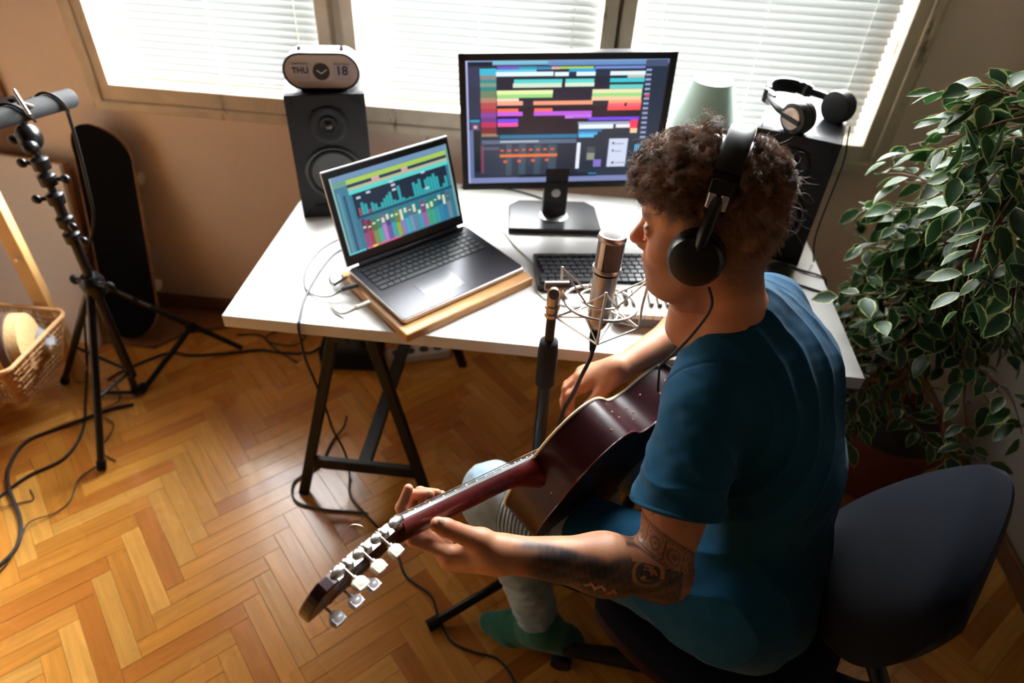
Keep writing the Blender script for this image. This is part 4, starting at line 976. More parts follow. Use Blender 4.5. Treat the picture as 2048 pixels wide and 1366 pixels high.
def skin_sdf():
    s = SDF()
    E = lambda c, r, k=.02, op='+': s.ell(Hd(*c), r, RH, k, op)
    E((-.012, 0, .028), (.096, .074, .090)); E((-.036, 0, -.004), (.070, .066, .078), .03)
    E((.042, 0, -.032), (.052, .050, .078), .03); E((.052, 0, .036), (.042, .056, .046), .03)
    s.cone(Hd(.086, .032, .016), Hd(.089, 0, .018), .010, .011, .014).cone(Hd(.086, -.032, .016), Hd(.089, 0, .018), .010, .011, .014)
    for g in (1, -1):
        E((.103, g * .033, -.004), (.014, .017, .011), .012, '-')
        s.ell(Hd(.083, g * .031, -.005), (.0125, .0125, .0125), RH, .003)
        s.cone(Hd(.0945, g * .020, .001), Hd(.090, g * .043, -.001), .0028, .0028, .003)
        s.cone(Hd(.0925, g * .020, -.012), Hd(.089, g * .042, -.011), .0026, .0026, .003)
        E((.060, g * .038, -.038), (.028, .024, .030))
        s.cone(Hd(-.002, g * .058, -.052), Hd(.056, g * .024, -.108), .018, .018, .03)
        E((-.012, g * .079, -.022), (.017, .009, .029), .006); E((-.008, g * .088, -.020), (.009, .007, .018), .005, '-')
        E((.102, g * .011, -.037), (.009, .0065, .007), .006)
        E((.108, g * .0055, -.0415), (.003, .003, .003), .003, '-')
    s.cone(Hd(.091, 0, .010), Hd(.113, 0, -.024), .0065, .0095, .010); E((.114, 0, -.030), (.0105, .0105, .009), .008)
    E((.074, 0, -.066), (.026, .034, .030), .02)
    E((.0965, 0, -.0605), (.0085, .021, .0052), .005); E((.0935, 0, -.0725), (.009, .018, .006), .005); E((.107, 0, -.0665), (.009, .022, .0014), .003, '-')
    E((.074, 0, -.108), (.021, .023, .018)); E((.030, 0, -.088), (.052, .045, .034), .03)
    s.cone(nkT, nkB, .055, .064, .03); s.cone(Hd(.02, 0, -.10), V3(1.02, -.235, 1.02), .030, .04, .03)   # throat
    s.ell(Hd(.035, 0, -.145), (.010, .009, .012), RH, .012)
    s.cone(nkB, shL + V3(.02, .05, -.01), .056, .038, .04); s.cone(nkB, shR + V3(-.02, -.03, -.01), .056, .038, .04)
    # torso under the shirt
    s.ell(V3(1.165, -.28, .90), (.10, .155, .13), RB, .05); s.ell(V3(1.215, -.36, .74), (.095, .135, .15), RB, .05); s.ell(V3(1.205, -.42, .60), (.10, .15, .09), RB, .05)
    s.cone(shL, shR, .05, .05, .04)
    # left arm
    d = elL - shL
    s.cone(shL, elL, .055, .044, .03); s.ell(shL + d * .5 + V3(-.012, -.004, 0), (.045, .052, .085), np.stack([V3(1, 0, 0), nrm(np.cross(d, V3(1, 0, 0))), nrm(d)], 1), .04)
    f = wrL - elL
    s.cone(elL, elL + f * .38, .043, .047, .03); s.cone(elL + f * .38, wrL, .047, .028, .03); s.ell(elL + V3(.012, 0, -.012), (.040, .038, .038), None, .03)
    # left hand: palm, thumb and four fingers round the guitar neck
    s.ell(wrL + V3(.0, 0, 0), (.032, .024, .030), None, .02)
    mc = [G(-.262, -.040, .062), G(-.248, -.058, .062), G(-.232, -.070, .066), G(-.214, -.075, .074)]
    for i, m_ in enumerate(mc): s.cone(wrL + (m_ - wrL) * .12, m_, .021, .0135, .016)
    s.cone(wrL + (mc[1] - wrL) * .4, (mc[1] + mc[2]) / 2, .024, .016, .02)
    th1, th2, th3 = G(-.236, .010, .088), G(-.274, .018, .055), G(-.300, .024, .034)
    s.cone(wrL + V3(-.02, -.006, .006), th1, .026, .022, .02); s.cone(th1, th2, .020, .0145, .008); s.cone(th2, th3, .0142, .0122, .005); s.ell(G(-.288, .022, .044), (.0146, .0146, .0146), None, .006)
    ch = [[mc[0], G(-.290, -.050, .010), G(-.296, -.020, -.036), G(-.287, .010, -.048)],
          [mc[1], G(-.272, -.060, .0), G(-.266, -.014, -.046), G(-.262, .014, -.022)],
          [mc[2], G(-.248, -.068, .002), G(-.242, -.020, -.048), G(-.240, .006, -.022)],
          [mc[3], G(-.224, -.068, .014), G(-.220, -.034, -.038), G(-.220, -.006, -.022)]]
    for i, c in enumerate(ch):
        r = (.0118, .0120, .0114, .0100)[i]
        s.cone(c[0], c[1], r, r * .9, .007); s.cone(c[1], c[2], r * .9, r * .8, .004); s.cone(c[2], c[3], r * .8, r * .68, .003)
        s.ell(c[1], (r * .98,) * 3, None, .004); s.ell(c[2], (r * .86,) * 3, None, .003); s.ell(c[0], (r * 1.15,) * 3, None, .008)
    # right arm and strumming hand
    s.cone(shR, elR, .054, .043, .03); f = wrR - elR; s.cone(elR, elR + f * .35, .043, .044, .03); s.cone(elR + f * .35, wrR, .044, .026, .03)
    m4 = [V3(.862, -.132, .752), V3(.856, -.112, .756), V3(.858, -.092, .752), V3(.866, -.075, .744)]
    for i, m_ in enumerate(m4): s.cone(wrR + (m_ - wrR) * .1, m_, .021, .0135, .016)
    tips = [[V3(.836, -.142, .728), V3(.838, -.160, .702), V3(.850, -.166, .690)], [V3(.828, -.124, .728), V3(.826, -.142, .696), V3(.838, -.156, .680)],
            [V3(.830, -.104, .722), V3(.824, -.122, .688), V3(.832, -.140, .672)], [V3(.840, -.088, .716), V3(.832, -.104, .688), V3(.836, -.120, .674)]]
    for i, tp in enumerate(tips):
        r = (.0115, .0118, .0112, .0098)[i]; c = [m4[i]] + tp
        s.cone(c[0], c[1], r, r * .92, .006); s.cone(c[1], c[2], r * .92, r * .82, .003); s.cone(c[2], c[3], r * .82, r * .72, .003); s.ell(c[0], (r * 1.15,) * 3, None, .006); s.ell(c[1], (r,) * 3, None, .003)
    s.cone(wrR + V3(-.01, -.008, -.008), V3(.900, -.152, .756), .022, .016, .015); s.cone(V3(.900, -.152, .756), V3(.876, -.168, .728), .0145, .0118, .006); s.cone(V3(.876, -.168, .728), V3(.862, -.170, .704), .0115, .0098, .004)
    # legs inside the jeans, feet
    for h, k, a in ((hipL, knL, anL), (hipR, knR, anR)):
        s.cone(h, k, .075, .052, .03); s.cone(k, a, .05, .034, .03)
    return s
def surf(s, lo, hi, h, it=1):
    P, Q = nets(s, lo, hi, h); P = smooth_pts(P, Q, it, .5); return P, Q
P, Q = surf(skin_sdf(), (.48, -.74, .05), (1.40, .18, 1.40), .0023)
me = qmesh('person', P, Q)
# --- attributes: tattoo ink on the left arm, stubble, redness
def seg_uv(P, a, b, e1):
    d = nrm(b - a); L = np.linalg.norm(b - a); q = P - a; t = q @ d / L; e1 = nrm(e1 - d * (e1 @ d)); e2 = np.cross(d, e1); r = np.stack([q @ e1, q @ e2], 1)
    return t, np.degrees(np.arctan2(r[:, 1], r[:, 0])), np.linalg.norm(r, axis=1), L
tat = np.zeros(len(P))
t, ph, rr_, L = seg_uv(P, elL, wrL, V3(0, -.8, .6))      # ph 0 = facing the camera, + towards one silhouette
up_side = ph < 0
phu = ph
on = (rr_ < .075) & (t > -.15) & (t < 1.0)
nz = wob(P, 22, 3); nz2 = wob(P, 60, 4)
edge = 1 / (1 + np.exp(-(.92 - t + .04 * nz) * 40))
ink = .90 + .14 * nz + .10 * nz2
bare = ((t > .20) & (t < .62) & (phu > 28 + 90 * np.abs(t - .42))) | (nz2 + .6 * nz > 1.45)
sm_ = 1 / (1 + np.exp(-(phu - 28 - 90 * np.abs(t - .42)) / 3.5)); bare = (nz2 + .6 * nz > 1.45); ink = np.where(bare, .05, ink * (1 - .95 * sm_))
md = np.hypot((t - .16) * L / .034, (phu - 12) / 36.)
ink = np.where(md < 1, .55 + .35 * np.sign(np.sin(md * 15)) * (md > .45) + np.where(md <= .45, .4 * np.sign(wob(P, 70, 9)), 0), ink)
for tc_, pc in ((.36, -34), (.44, -28), (.50, -30)):
    x = (t - tc_) * L / .008; y = (phu - pc) / 8.; ch_ = (np.abs(y - 1.2 + np.abs(x) * 1.2) < .45) & (np.abs(x) < 1.1); ink = np.where(ch_, .12, ink)
tat = np.where(on & (P[:, 0] < elL[0] + .03), edge * ink, tat)
t2, ph2, r2, L2 = seg_uv(P, shL, elL, V3(-.45, -.9, 0))
on2 = (r2 < .085) & (t2 > .40) & (t2 < .93) & (P[:, 2] > .70)
sk = t2 + .0011 * (ph2)      # band climbs round the arm
def band(a, b_): return (sk > a) & (sk < b_)
ln = np.zeros(len(P))
for c in (.735, .745, .895): ln = np.maximum(ln, np.exp(-((sk - c) * L2 / .0016) ** 2))
cell = (ph2 + 180) / 42.; cf = cell - np.floor(cell); inb = band(.755, .885)
bx = np.minimum(np.minimum(cf, 1 - cf) * 42 * .95 / 1000 * 1.05, np.minimum(sk - .755, .885 - sk) * L2)
rad_ = np.hypot((cf - .5) * .036, (sk - .82) * L2); pat = (np.sin(rad_ * 700 + np.floor(cell) * 2 + .8 * np.sin(cf * 12)) > 0)
ln = np.where(inb, np.where(bx < .0025, .85, np.where(bx < .005, .1, .30 + .45 * pat)), ln)
tri = (sk > .47) & (sk < .70) & (np.abs(ph2 + 5 - (sk - .47) * 130) < (.70 - sk) * 75)
ln = np.where(tri, .45 + .3 * (np.sin(sk * 160) > 0), ln)
ln = np.where((sk > .5) & (sk < .7) & (nz > .45) & (ph2 > 20), .5, ln)
tat = np.where(on2, np.maximum(ln, 0) * .85, tat)
tat = np.where((P[:, 2] < .775) & (t2 > .92) & (r2 < .09) & (P[:, 0] > .94) & (P[:, 2] > .64), np.maximum(tat, .55 + .2 * nz), tat)
vattr(me, 'ink', np.clip(tat, 0, 1))
q = (P - Hc) @ RH
stub = ((q[:, 2] < -.035) & (q[:, 2] > -.15) & (q[:, 0] > -.03)).astype(float) * np.clip((-.035 - q[:, 2]) / .03, 0, 1) * np.clip((q[:, 0] + .02) / .03, 0, 1)
stub *= np.clip(1 - (np.hypot(q[:, 1] / .020, (q[:, 2] + .066) / .011) < 1.0), 0, 1)
side = np.clip((q[:, 2] + .065) / .03, 0, 1) * (np.abs(q[:, 1]) > .045) * (q[:, 0] < .03) + np.clip((-.01 - q[:, 0]) / .03, 0, 1) * np.clip((q[:, 2] + .118) / .035, 0, 1)
brow = np.exp(-((q[:, 2] - .020) / .0045) ** 2) * (np.abs(q[:, 1]) > .012) * (np.abs(q[:, 1]) < .048) * (q[:, 0] > .06)
vattr(me, 'stubble', np.clip(stub * .55 + side * .9 * (q[:, 2] > -.2) * (np.linalg.norm(P - Hc, axis=1) < .17) + brow * 1.2, 0, 1))
lips = np.exp(-(np.hypot(q[:, 1] / .022, (q[:, 2] + .066) / .010)) ** 4) * (q[:, 0] > .08)
hands = np.zeros(len(P))
for c, r in ((G(-.30, .024, .034), .03), (G(-.27, .0, -.045), .045), (V3(.84, -.13, .71), .06), (Hd(.114, 0, -.03), .03), (Hd(-.01, .09, -.02), .04)): hands = np.maximum(hands, np.exp(-(np.linalg.norm(P - c, axis=1) / r) ** 2))
vattr(me, 'flush', np.clip(lips + .7 * hands, 0, 1))
M_skin = bpy.data.materials.new('skin'); M_skin.use_nodes = True
nt = M_skin.node_tree; p = nt.nodes['Principled BSDF']
def mixc(a, b, fac_out, lo=None):
    m = nd(nt, 'ShaderNodeMix', data_type='RGBA'); nt.links.new(fac_out, m.inputs[0])
    if isinstance(a, tuple): m.inputs[6].default_value = (*a, 1)
    else: nt.links.new(a, m.inputs[6])
    m.inputs[7].default_value = (*b, 1); return m.outputs[2]
tc = nd(nt, 'ShaderNodeTexCoord'); n1 = nd(nt, 'ShaderNodeTexNoise'); n1.inputs['Scale'].default_value = 28; n1.inputs['Detail'].default_value = 6; nt.links.new(tc.outputs['Object'], n1.inputs['Vector'])
rp = nd(nt, 'ShaderNodeValToRGB'); rp.color_ramp.elements[0].position = .3; rp.color_ramp.elements[0].color = (.50, .20, .10, 1); rp.color_ramp.elements[1].position = .7; rp.color_ramp.elements[1].color = (.62, .29, .15, 1)
nt.links.new(n1.outputs['Fac'], rp.inputs[0])
aF = nd(nt, 'ShaderNodeAttribute', attribute_name='flush'); aS = nd(nt, 'ShaderNodeAttribute', attribute_name='stubble'); aI = nd(nt, 'ShaderNodeAttribute', attribute_name='ink')
mf = nd(nt, 'ShaderNodeMath', operation='MULTIPLY'); mf.inputs[1].default_value = .6; nt.links.new(aF.outputs['Fac'], mf.inputs[0])
c1 = mixc(rp.outputs[0], (.58, .16, .10), mf.outputs[0])
n2 = nd(nt, 'ShaderNodeTexNoise'); n2.inputs['Scale'].default_value = 900; nt.links.new(tc.outputs['Object'], n2.inputs['Vector'])
ms = nd(nt, 'ShaderNodeMath', operation='MULTIPLY'); nt.links.new(aS.outputs['Fac'], ms.inputs[0]); nt.links.new(n2.outputs['Fac'], ms.inputs[1])
ms2 = nd(nt, 'ShaderNodeMath', operation='MULTIPLY', use_clamp=True); ms2.inputs[1].default_value = 1.5; nt.links.new(ms.outputs[0], ms2.inputs[0])
c2 = mixc(c1, (.07, .04, .03), ms2.outputs[0])
c3 = mixc(c2, (.030, .028, .032), aI.outputs['Fac'])
nt.links.new(c3, p.inputs['Base Color']); p.inputs['Roughness'].default_value = .48; p.inputs['Subsurface Weight'].default_value = .12; p.inputs['Subsurface Radius'].default_value = (1, .35, .2); p.inputs['Subsurface Scale'].default_value = .006
n3 = nd(nt, 'ShaderNodeTexNoise'); n3.inputs['Scale'].default_value = 420; nt.links.new(tc.outputs['Object'], n3.inputs['Vector']); bp = nd(nt, 'ShaderNodeBump'); bp.inputs['Strength'].default_value = .25; bp.inputs['Distance'].default_value = .0008; nt.links.new(n3.outputs['Fac'], bp.inputs['Height']); nt.links.new(bp.outputs[0], p.inputs['Normal'])
person = link('person', me, M_skin)
tag(person, 'person in a teal blue t-shirt and headphones seated with a guitar, tattooed left arm', 'person')
# eyes
for g in (1, -1):
    c = Hd(.0845, g * .031, -.005)
    e = MB().ell(c, (.0122, .0122, .0122), RH, 24, 16).build('eye', mat('eye_white', (.75, .72, .68), rough=.15), person, smooth=True)
    MB().lathe([(.0055, .0), (.0052, .0008), (.0, .0012)], c + RH[:, 0] * .0116, RH @ roty(PI / 2), 20).build('iris', mat('iris', (.05, .03, .02), rough=.1), e, smooth=True)
# ---- fingernails on the left hand
M_nail = mat('fingernail', (.62, .38, .30), rough=.25)
for c, n_ in ((G(-.301, .036, .036), gU * .8 + gB * .2 - gS * .2),):
    MB().ell(c, (.006, .005, .0016), zto(n_), 12, 8).build('thumbnail', M_nail, person, smooth=True)

# ---- t-shirt
def cut(fn, pt, d):
    d = nrm(d); return lambda P: np.maximum(fn(P), (P - pt) @ d)
def shirt_sdf():
    s = SDF()
    s.ell(V3(1.215, -.415, .615), (.130, .180, .13), RB, .06); s.ell(V3(1.185, -.425, .560), (.165, .185, .115), RB, .05)
    s.ell(V3(1.222, -.345, .76), (.118, .160, .17), RB, .06)
    s.cone(hipL + V3(.02, 0, .01), hipL + (knL - hipL) * .54, .106, .088, .05); s.cone(hipR + V3(.0, 0, .01), hipR + (knR - hipR) * .35, .108, .09, .05)  # cloth drawn out over the thighs to darken the shaded lap
    lean = RB @ roty(math.radians(14))
    s.ell(V3(1.175, -.262, .905), (.118, .178, .155), lean, .06)
    s.cone(shL + V3(.01, .03, -.005), shR + V3(-.01, -.02, -.005), .064, .066, .05)
    s.cone(nkB + V3(.005, 0, -.01), shL + V3(.01, .03, .012), .066, .056, .05); s.cone(nkB + V3(.005, 0, -.01), shR + V3(-.01, -.02, .012), .066, .058, .05)
    s.cone(nkB + V3(.02, .01, -.02), V3(1.20, -.24, .93), .07, .10, .06)
    for sh, el, r0, r1, tt in ((shL, elL, .066, .077, .60), (shR, elR, .064, .066, .72)):
        e = sh + (el - sh) * tt; base = SDF().cone(sh, e + (el - sh) * .12, r0, r1, .02).p[0][0]
        s.fn(cut(base, e, (el - sh) + V3(.02, 0, 0)), .028)
    # neck opening
    nd_ = nrm(nkT - nkB + V3(-.02, 0, .02))
    a = nkB + nd_ * .012 + V3(-.010, 0, 0); b = nkB + nd_ * .13
    s.cone(a, b, .060, .078, .012, '-')
    s.cone(V3(1.035, -.26, 1.075), V3(.955, -.25, 1.02), .040, .060, .012, '-')
    s.fn(lambda P: (P[:, 2] - .575) * -1 + .0 * P[:, 0], .01, '-') if False else None
    return s
P, Q = surf(shirt_sdf(), (.84, -.70, .42), (1.46, .16, 1.20), .0028, 3)
N = vnormals(P, Q)
# folds: arcs that fan from the neck over the back, gathers at the armpit and waist
def ridge(ph, sharp=2.0): return (1 - np.abs(np.sin(ph))) ** sharp
q = (P - V3(1.10, -.25, 1.06)) @ RB     # x forward, y left, z up
r = np.linalg.norm(P - (shL + V3(-.02, -.02, .02)), axis=1); ang = np.arctan2(q[:, 1], -q[:, 2])
w1 = wob(P, 5, 11); w2 = wob(P, 9, 12); w3 = wob(P, 16, 13)
back = np.clip((-q[:, 0] + .03) / .08, 0, 1)
amp = np.clip((-q[:, 0] + .06) / .06, 0, 1) * np.clip((r - .09) / .06, 0, 1) * np.clip((.40 - r) / .10, 0, 1) * np.clip((q[:, 2] + .34) / .12, 0, 1)
disp = .0065 * amp * ridge((r + .10 * q[:, 2]) * PI / .040 + .55 * w1, 1.6) * np.clip(.75 + .35 * w1, 0, 1.3)
long_ = q[:, 1] * 1.0 + .25 * q[:, 2]
amp2 = back * np.clip((-q[:, 2] - .24) / .12, 0, 1)
disp += .0060 * amp2 * ridge(long_ * PI / .055 + .5 * w1, 1.6)
t, ph, rr_, L = seg_uv(P, shL, elL, V3(-.4, -.9, 0))
slv = (rr_ < .1) & (t > .05) & (t < .75) & (P[:, 0] < 1.16)
disp += np.where(slv, .0040 * ridge(t * L * PI / .075 + np.radians(ph) * 2.0 + .4 * w1, 1.6) * np.clip((t) / .2, 0, 1), 0)
disp += .0014 * w2 + .0006 * w3
seam = np.abs((P - (shL + V3(.012, .035, .01))) @ nrm(V3(-.05, -.78, -.10) + V3(0, 0, 0)) + .0) 
disp -= .0028 * np.exp(-(seam / .0035) ** 2) * (P[:, 2] > .82) * (P[:, 1] < -.27) * (P[:, 0] < 1.15)
P = P + N * disp[:, None]
me = qmesh('t_shirt', P, Q)
M_shirt = mat('teal_cotton', (.003, .060, .125), rough=.85, sheen=.08, bump=.12, bscale=900, vary=.08, vscale=12, bdist=.0006, spec=.2)
shirt = link('t_shirt', me, M_shirt, person, world=False)
# hem roll of the left sleeve and neckline ribbing
def on_ring(c, d, e1, r_, n=60, sq=1.0):
    d = nrm(d); e1 = nrm(e1 - d * (e1 @ d)); e2 = np.cross(d, e1); return [c + e1 * r_ * math.cos(a) + e2 * r_ * sq * math.sin(a) for a in np.arange(n) * 2 * PI / n]
from mathutils.bvhtree import BVHTree
bvh_shirt = BVHTree.FromPolygons([tuple(v) for v in P], [tuple(int(i) for i in f) for f in Q])
def snap(pts, bvh, off=0.):
    out = []
    for p_ in pts:
        h = bvh.find_nearest(Vector(p_)); out.append(np.array(h[0]) + np.array(h[1]) * off)
    return out
eL = shL + (elL - shL) * .60; dL = nrm((elL - shL) + V3(.02, 0, 0))
hem = on_ring(eL, dL, V3(1, 0, 0), .0765)
MB().tube(hem, .0042, 8, closed=True).build('sleeve_hem', M_shirt, shirt, smooth=True)

nd_ = nrm(nkT - nkB + V3(-.02, 0, .02)); ca_ = nkB + nd_ * .012 + V3(-.010, 0, 0); cb_ = nkB + nd_ * .13; cd_ = nrm(cb_ - ca_); cl_ = np.linalg.norm(cb_ - ca_)
k1 = nrm(np.cross(cd_, V3(0, 1, 0))); k2 = np.cross(cd_, k1); col_ = []
for a in np.arange(72) * 2 * PI / 72:
    best = None
    for tq in np.linspace(.11, -.03, 71):
        rr_ = (.060 + .018 * min(1, max(0, tq) / cl_)) + .0015; pt = ca_ + cd_ * tq + (k1 * math.cos(a) + k2 * math.sin(a)) * rr_
        h = bvh_shirt.find_nearest(Vector(pt)); 
        if best is None or h[3] < best[0]: best = (h[3], tq, np.array(h[0]))
        if h[3] < .0022: best = (h[3], tq, np.array(h[0])); break
    col_.append(best[2])
col_ = np.array(col_)
for _ in range(6): col_ = (np.roll(col_, 1, 0) + np.roll(col_, -1, 0) + 2 * col_) / 4
MB().tube(col_, .0042, 8, closed=True).build('collar', M_shirt, shirt, smooth=True)

# ---- jeans
def jeans_sdf():
    s = SDF()
    s.ell(V3(1.205, -.425, .565), (.125, .165, .10), RB, .05)
    for h, k, a, r in ((hipL, knL, anL, .004), (hipR, knR, anR, -.012)):
        s.cone(h, k, .088, .066 + r, .04); s.ell(k, (.066 + r,) * 3, None, .03)
        e = k + (a - k) * .90
        base = SDF().cone(k, e + (a - k) * .1, .062 + r, .046, .02).p[0][0]; s.fn(cut(base, e, a - k), .03)
    return s
P, Q = surf(jeans_sdf(), (.60, -.64, .09), (1.42, .04, .72), .004, 2)
N = vnormals(P, Q)
t, ph, rr_, L = seg_uv(P, knL, anL, V3(-1, 0, 0))
lo_ = (rr_ < .09) & (t > .3)
w2 = wob(P, 9, 22); w3 = wob(P, 18, 23)
d = np.where(lo_, .0055 * ridge(t * L * PI / .032 + .9 * w2, 2) * np.clip((t - .3) / .3, 0, 1), 0) + .002 * w2 + .0012 * w3
P = P + N * d[:, None]
me = qmesh('jeans', P, Q)
tt, ph, rr_, L = seg_uv(P, knL, hipL, V3(0, 0, 1))
vattr(me, 'rib_pos', tt * L); vattr(me, 'rib_mask', ((tt > .10) & (tt < .34) & (rr_ < .12)).astype(float))
M_jean = bpy.data.materials.new('washed_denim'); M_jean.use_nodes = True
nt = M_jean.node_tree; p = nt.nodes['Principled BSDF']; p.inputs['Roughness'].default_value = .85; p.inputs['Sheen Weight'].default_value = .2
a1 = nd(nt, 'ShaderNodeAttribute', attribute_name='rib_pos'); a2 = nd(nt, 'ShaderNodeAttribute', attribute_name='rib_mask')
m1 = nd(nt, 'ShaderNodeMath', operation='MULTIPLY'); m1.inputs[1].default_value = 2 * PI / .0095; nt.links.new(a1.outputs['Fac'], m1.inputs[0])
m2 = nd(nt, 'ShaderNodeMath', operation='SINE'); nt.links.new(m1.outputs[0], m2.inputs[0])
m3 = nd(nt, 'ShaderNodeMath', operation='MULTIPLY'); nt.links.new(m2.outputs[0], m3.inputs[0]); nt.links.new(a2.outputs['Fac'], m3.inputs[1])
tc = nd(nt, 'ShaderNodeTexCoord'); n1 = nd(nt, 'ShaderNodeTexNoise'); n1.inputs['Scale'].default_value = 14; n1.inputs['Detail'].default_value = 6; nt.links.new(tc.outputs['Object'], n1.inputs['Vector'])
rp = nd(nt, 'ShaderNodeValToRGB'); rp.color_ramp.elements[0].position = .3; rp.color_ramp.elements[0].color = (.19, .29, .37, 1); rp.color_ramp.elements[1].position = .72; rp.color_ramp.elements[1].color = (.40, .53, .62, 1); nt.links.new(n1.outputs['Fac'], rp.inputs[0])
mr = nd(nt, 'ShaderNodeMapRange'); mr.inputs['From Min'].default_value = -1; mr.inputs['From Max'].default_value = .4; mr.inputs['To Min'].default_value = .35; mr.inputs['To Max'].default_value = 1; nt.links.new(m3.outputs[0], mr.inputs['Value'])
mxx = nd(nt, 'ShaderNodeMix', data_type='RGBA', blend_type='MULTIPLY'); mxx.inputs[0].default_value = 1; nt.links.new(rp.outputs[0], mxx.inputs[6]); nt.links.new(mr.outputs[0], mxx.inputs[7]); nt.links.new(mxx.outputs[2], p.inputs['Base Color'])
bp = nd(nt, 'ShaderNodeBump'); bp.inputs['Strength'].default_value = .8; bp.inputs['Distance'].default_value = .002; nt.links.new(m3.outputs[0], bp.inputs['Height']); nt.links.new(bp.outputs[0], p.inputs['Normal'])
link('jeans', me, M_jean, person, world=False)
# ---- socks
M_sock = mat('green_sock_knit', (.012, .115, .075), rough=.9, sheen=.2, bump=.3, bscale=500)
for a, kk, toe, heel in ((anL, knL, V3(.694, -.318, .040), V3(.905, -.350, .050)), (anR, knR, V3(.86, -.02, .038), V3(1.04, -.12, .045))):
    s = SDF(); ball = toe + (heel - toe) * .28
    s.cone(a + (kk - a) * .16, a, .034, .038, .03); s.cone(a, heel, .040, .034, .04); s.cone(a + (toe - a) * .1, ball, .040, .036, .04); s.cone(heel, ball, .034, .036, .03); s.cone(ball, toe, .037, .027, .03)
    d = nrm(np.cross(toe - heel, V3(0, 0, 1))); s.ell(ball, (.030, .046, .026), np.stack([nrm(toe - heel), d, V3(0, 0, 1)], 1), .02)
    s.fn(lambda P: P[:, 2] - .012, .012, '-')
    lo = np.minimum(np.minimum(a, toe), heel) - .07; hi = np.maximum(np.maximum(a, toe), heel) + .09
    P, Q = surf(s, lo, hi, .0035, 2); P = P + vnormals(P, Q) * (.0015 * wob(P, 18, 31))[:, None]
    link('sock', qmesh('sock', P, Q), M_sock, person, world=False)

# ---- hair: a scalp volume plus individual curls
s = SDF()
s.ell(Hd(-.012, 0, .044), (.094, .080, .086), RH, .02); s.ell(Hd(-.046, 0, .010), (.062, .072, .080), RH, .03); s.ell(Hd(.045, 0, .080), (.056, .056, .036), RH, .03)
s.ell(Hd(.066, 0, .066), (.030, .044, .028), RH, .02)
s.ell(Hd(.085, 0, -.02), (.062, .10, .068), RH, .012, '-'); s.ell(Hd(.02, 0, -.10), (.09, .10, .055), RH, .012, '-')
hpc = Hd(-.008, 0, .012); hpu = nrm(RH[:, 2] - RH[:, 0] * .26); hpf = np.cross(RH[:, 1], hpu)
P, Q = surf(s, Hc - .17, Hc + .17, .0032, 1); N = vnormals(P, Q)
q = (P - Hc) @ RH
P = P + N * ((.007 * np.abs(wob(P, 22, 41)) + .004 * wob(P, 45, 42)) * np.clip((q[:, 2] - .02) / .05, 0, 1) * np.clip((np.abs((P - hpc) @ hpf) - .02) / .012, 0, 1))[:, None]
M_hair = bpy.data.materials.new('brown_hair'); M_hair.use_nodes = True
nt = M_hair.node_tree; p = nt.nodes['Principled BSDF']; p.inputs['Base Color'].default_value = (.040, .020, .012, 1); p.inputs['Roughness'].default_value = .38; p.inputs['Specular IOR Level'].default_value = .35
p.inputs['Subsurface Weight'].default_value = 0
tc = nd(nt, 'ShaderNodeTexCoord'); n1 = nd(nt, 'ShaderNodeTexNoise'); n1.inputs['Scale'].default_value = 30; nt.links.new(tc.outputs['Object'], n1.inputs['Vector'])
rp = nd(nt, 'ShaderNodeValToRGB'); rp.color_ramp.elements[0].position = .3; rp.color_ramp.elements[0].color = (.11, .050, .026, 1); rp.color_ramp.elements[1].position = .75; rp.color_ramp.elements[1].color = (.38, .20, .105, 1); nt.links.new(n1.outputs['Fac'], rp.inputs[0]); nt.links.new(rp.outputs[0], p.inputs['Base Color'])
hair = link('hair', qmesh('hair', P, Q), M_hair, person, world=False)
bvh = BVHTree.FromPolygons([tuple(v) for v in P], [tuple(int(i) for i in f) for f in Q])
rng = np.random.default_rng(7)
NS = 11; strands = []; rads = []
def strand(root, n, length, dirn, curl, turns, ph0, r0, droop):
    t = np.linspace(0, 1, NS)[:, None]
    e1 = nrm(np.cross(dirn, n) + 1e-6); e2 = nrm(np.cross(dirn, e1))
    base = root + n * (.18 * length * np.minimum(t * 2, 1)) + dirn * length * t + RH[:, 2] * (-droop * length * t * t)
    a = ph0 + turns * 2 * PI * t; amp = curl * np.minimum(t * 2.5, 1)
    return base + (e1 * np.cos(a) + e2 * np.sin(a)) * amp
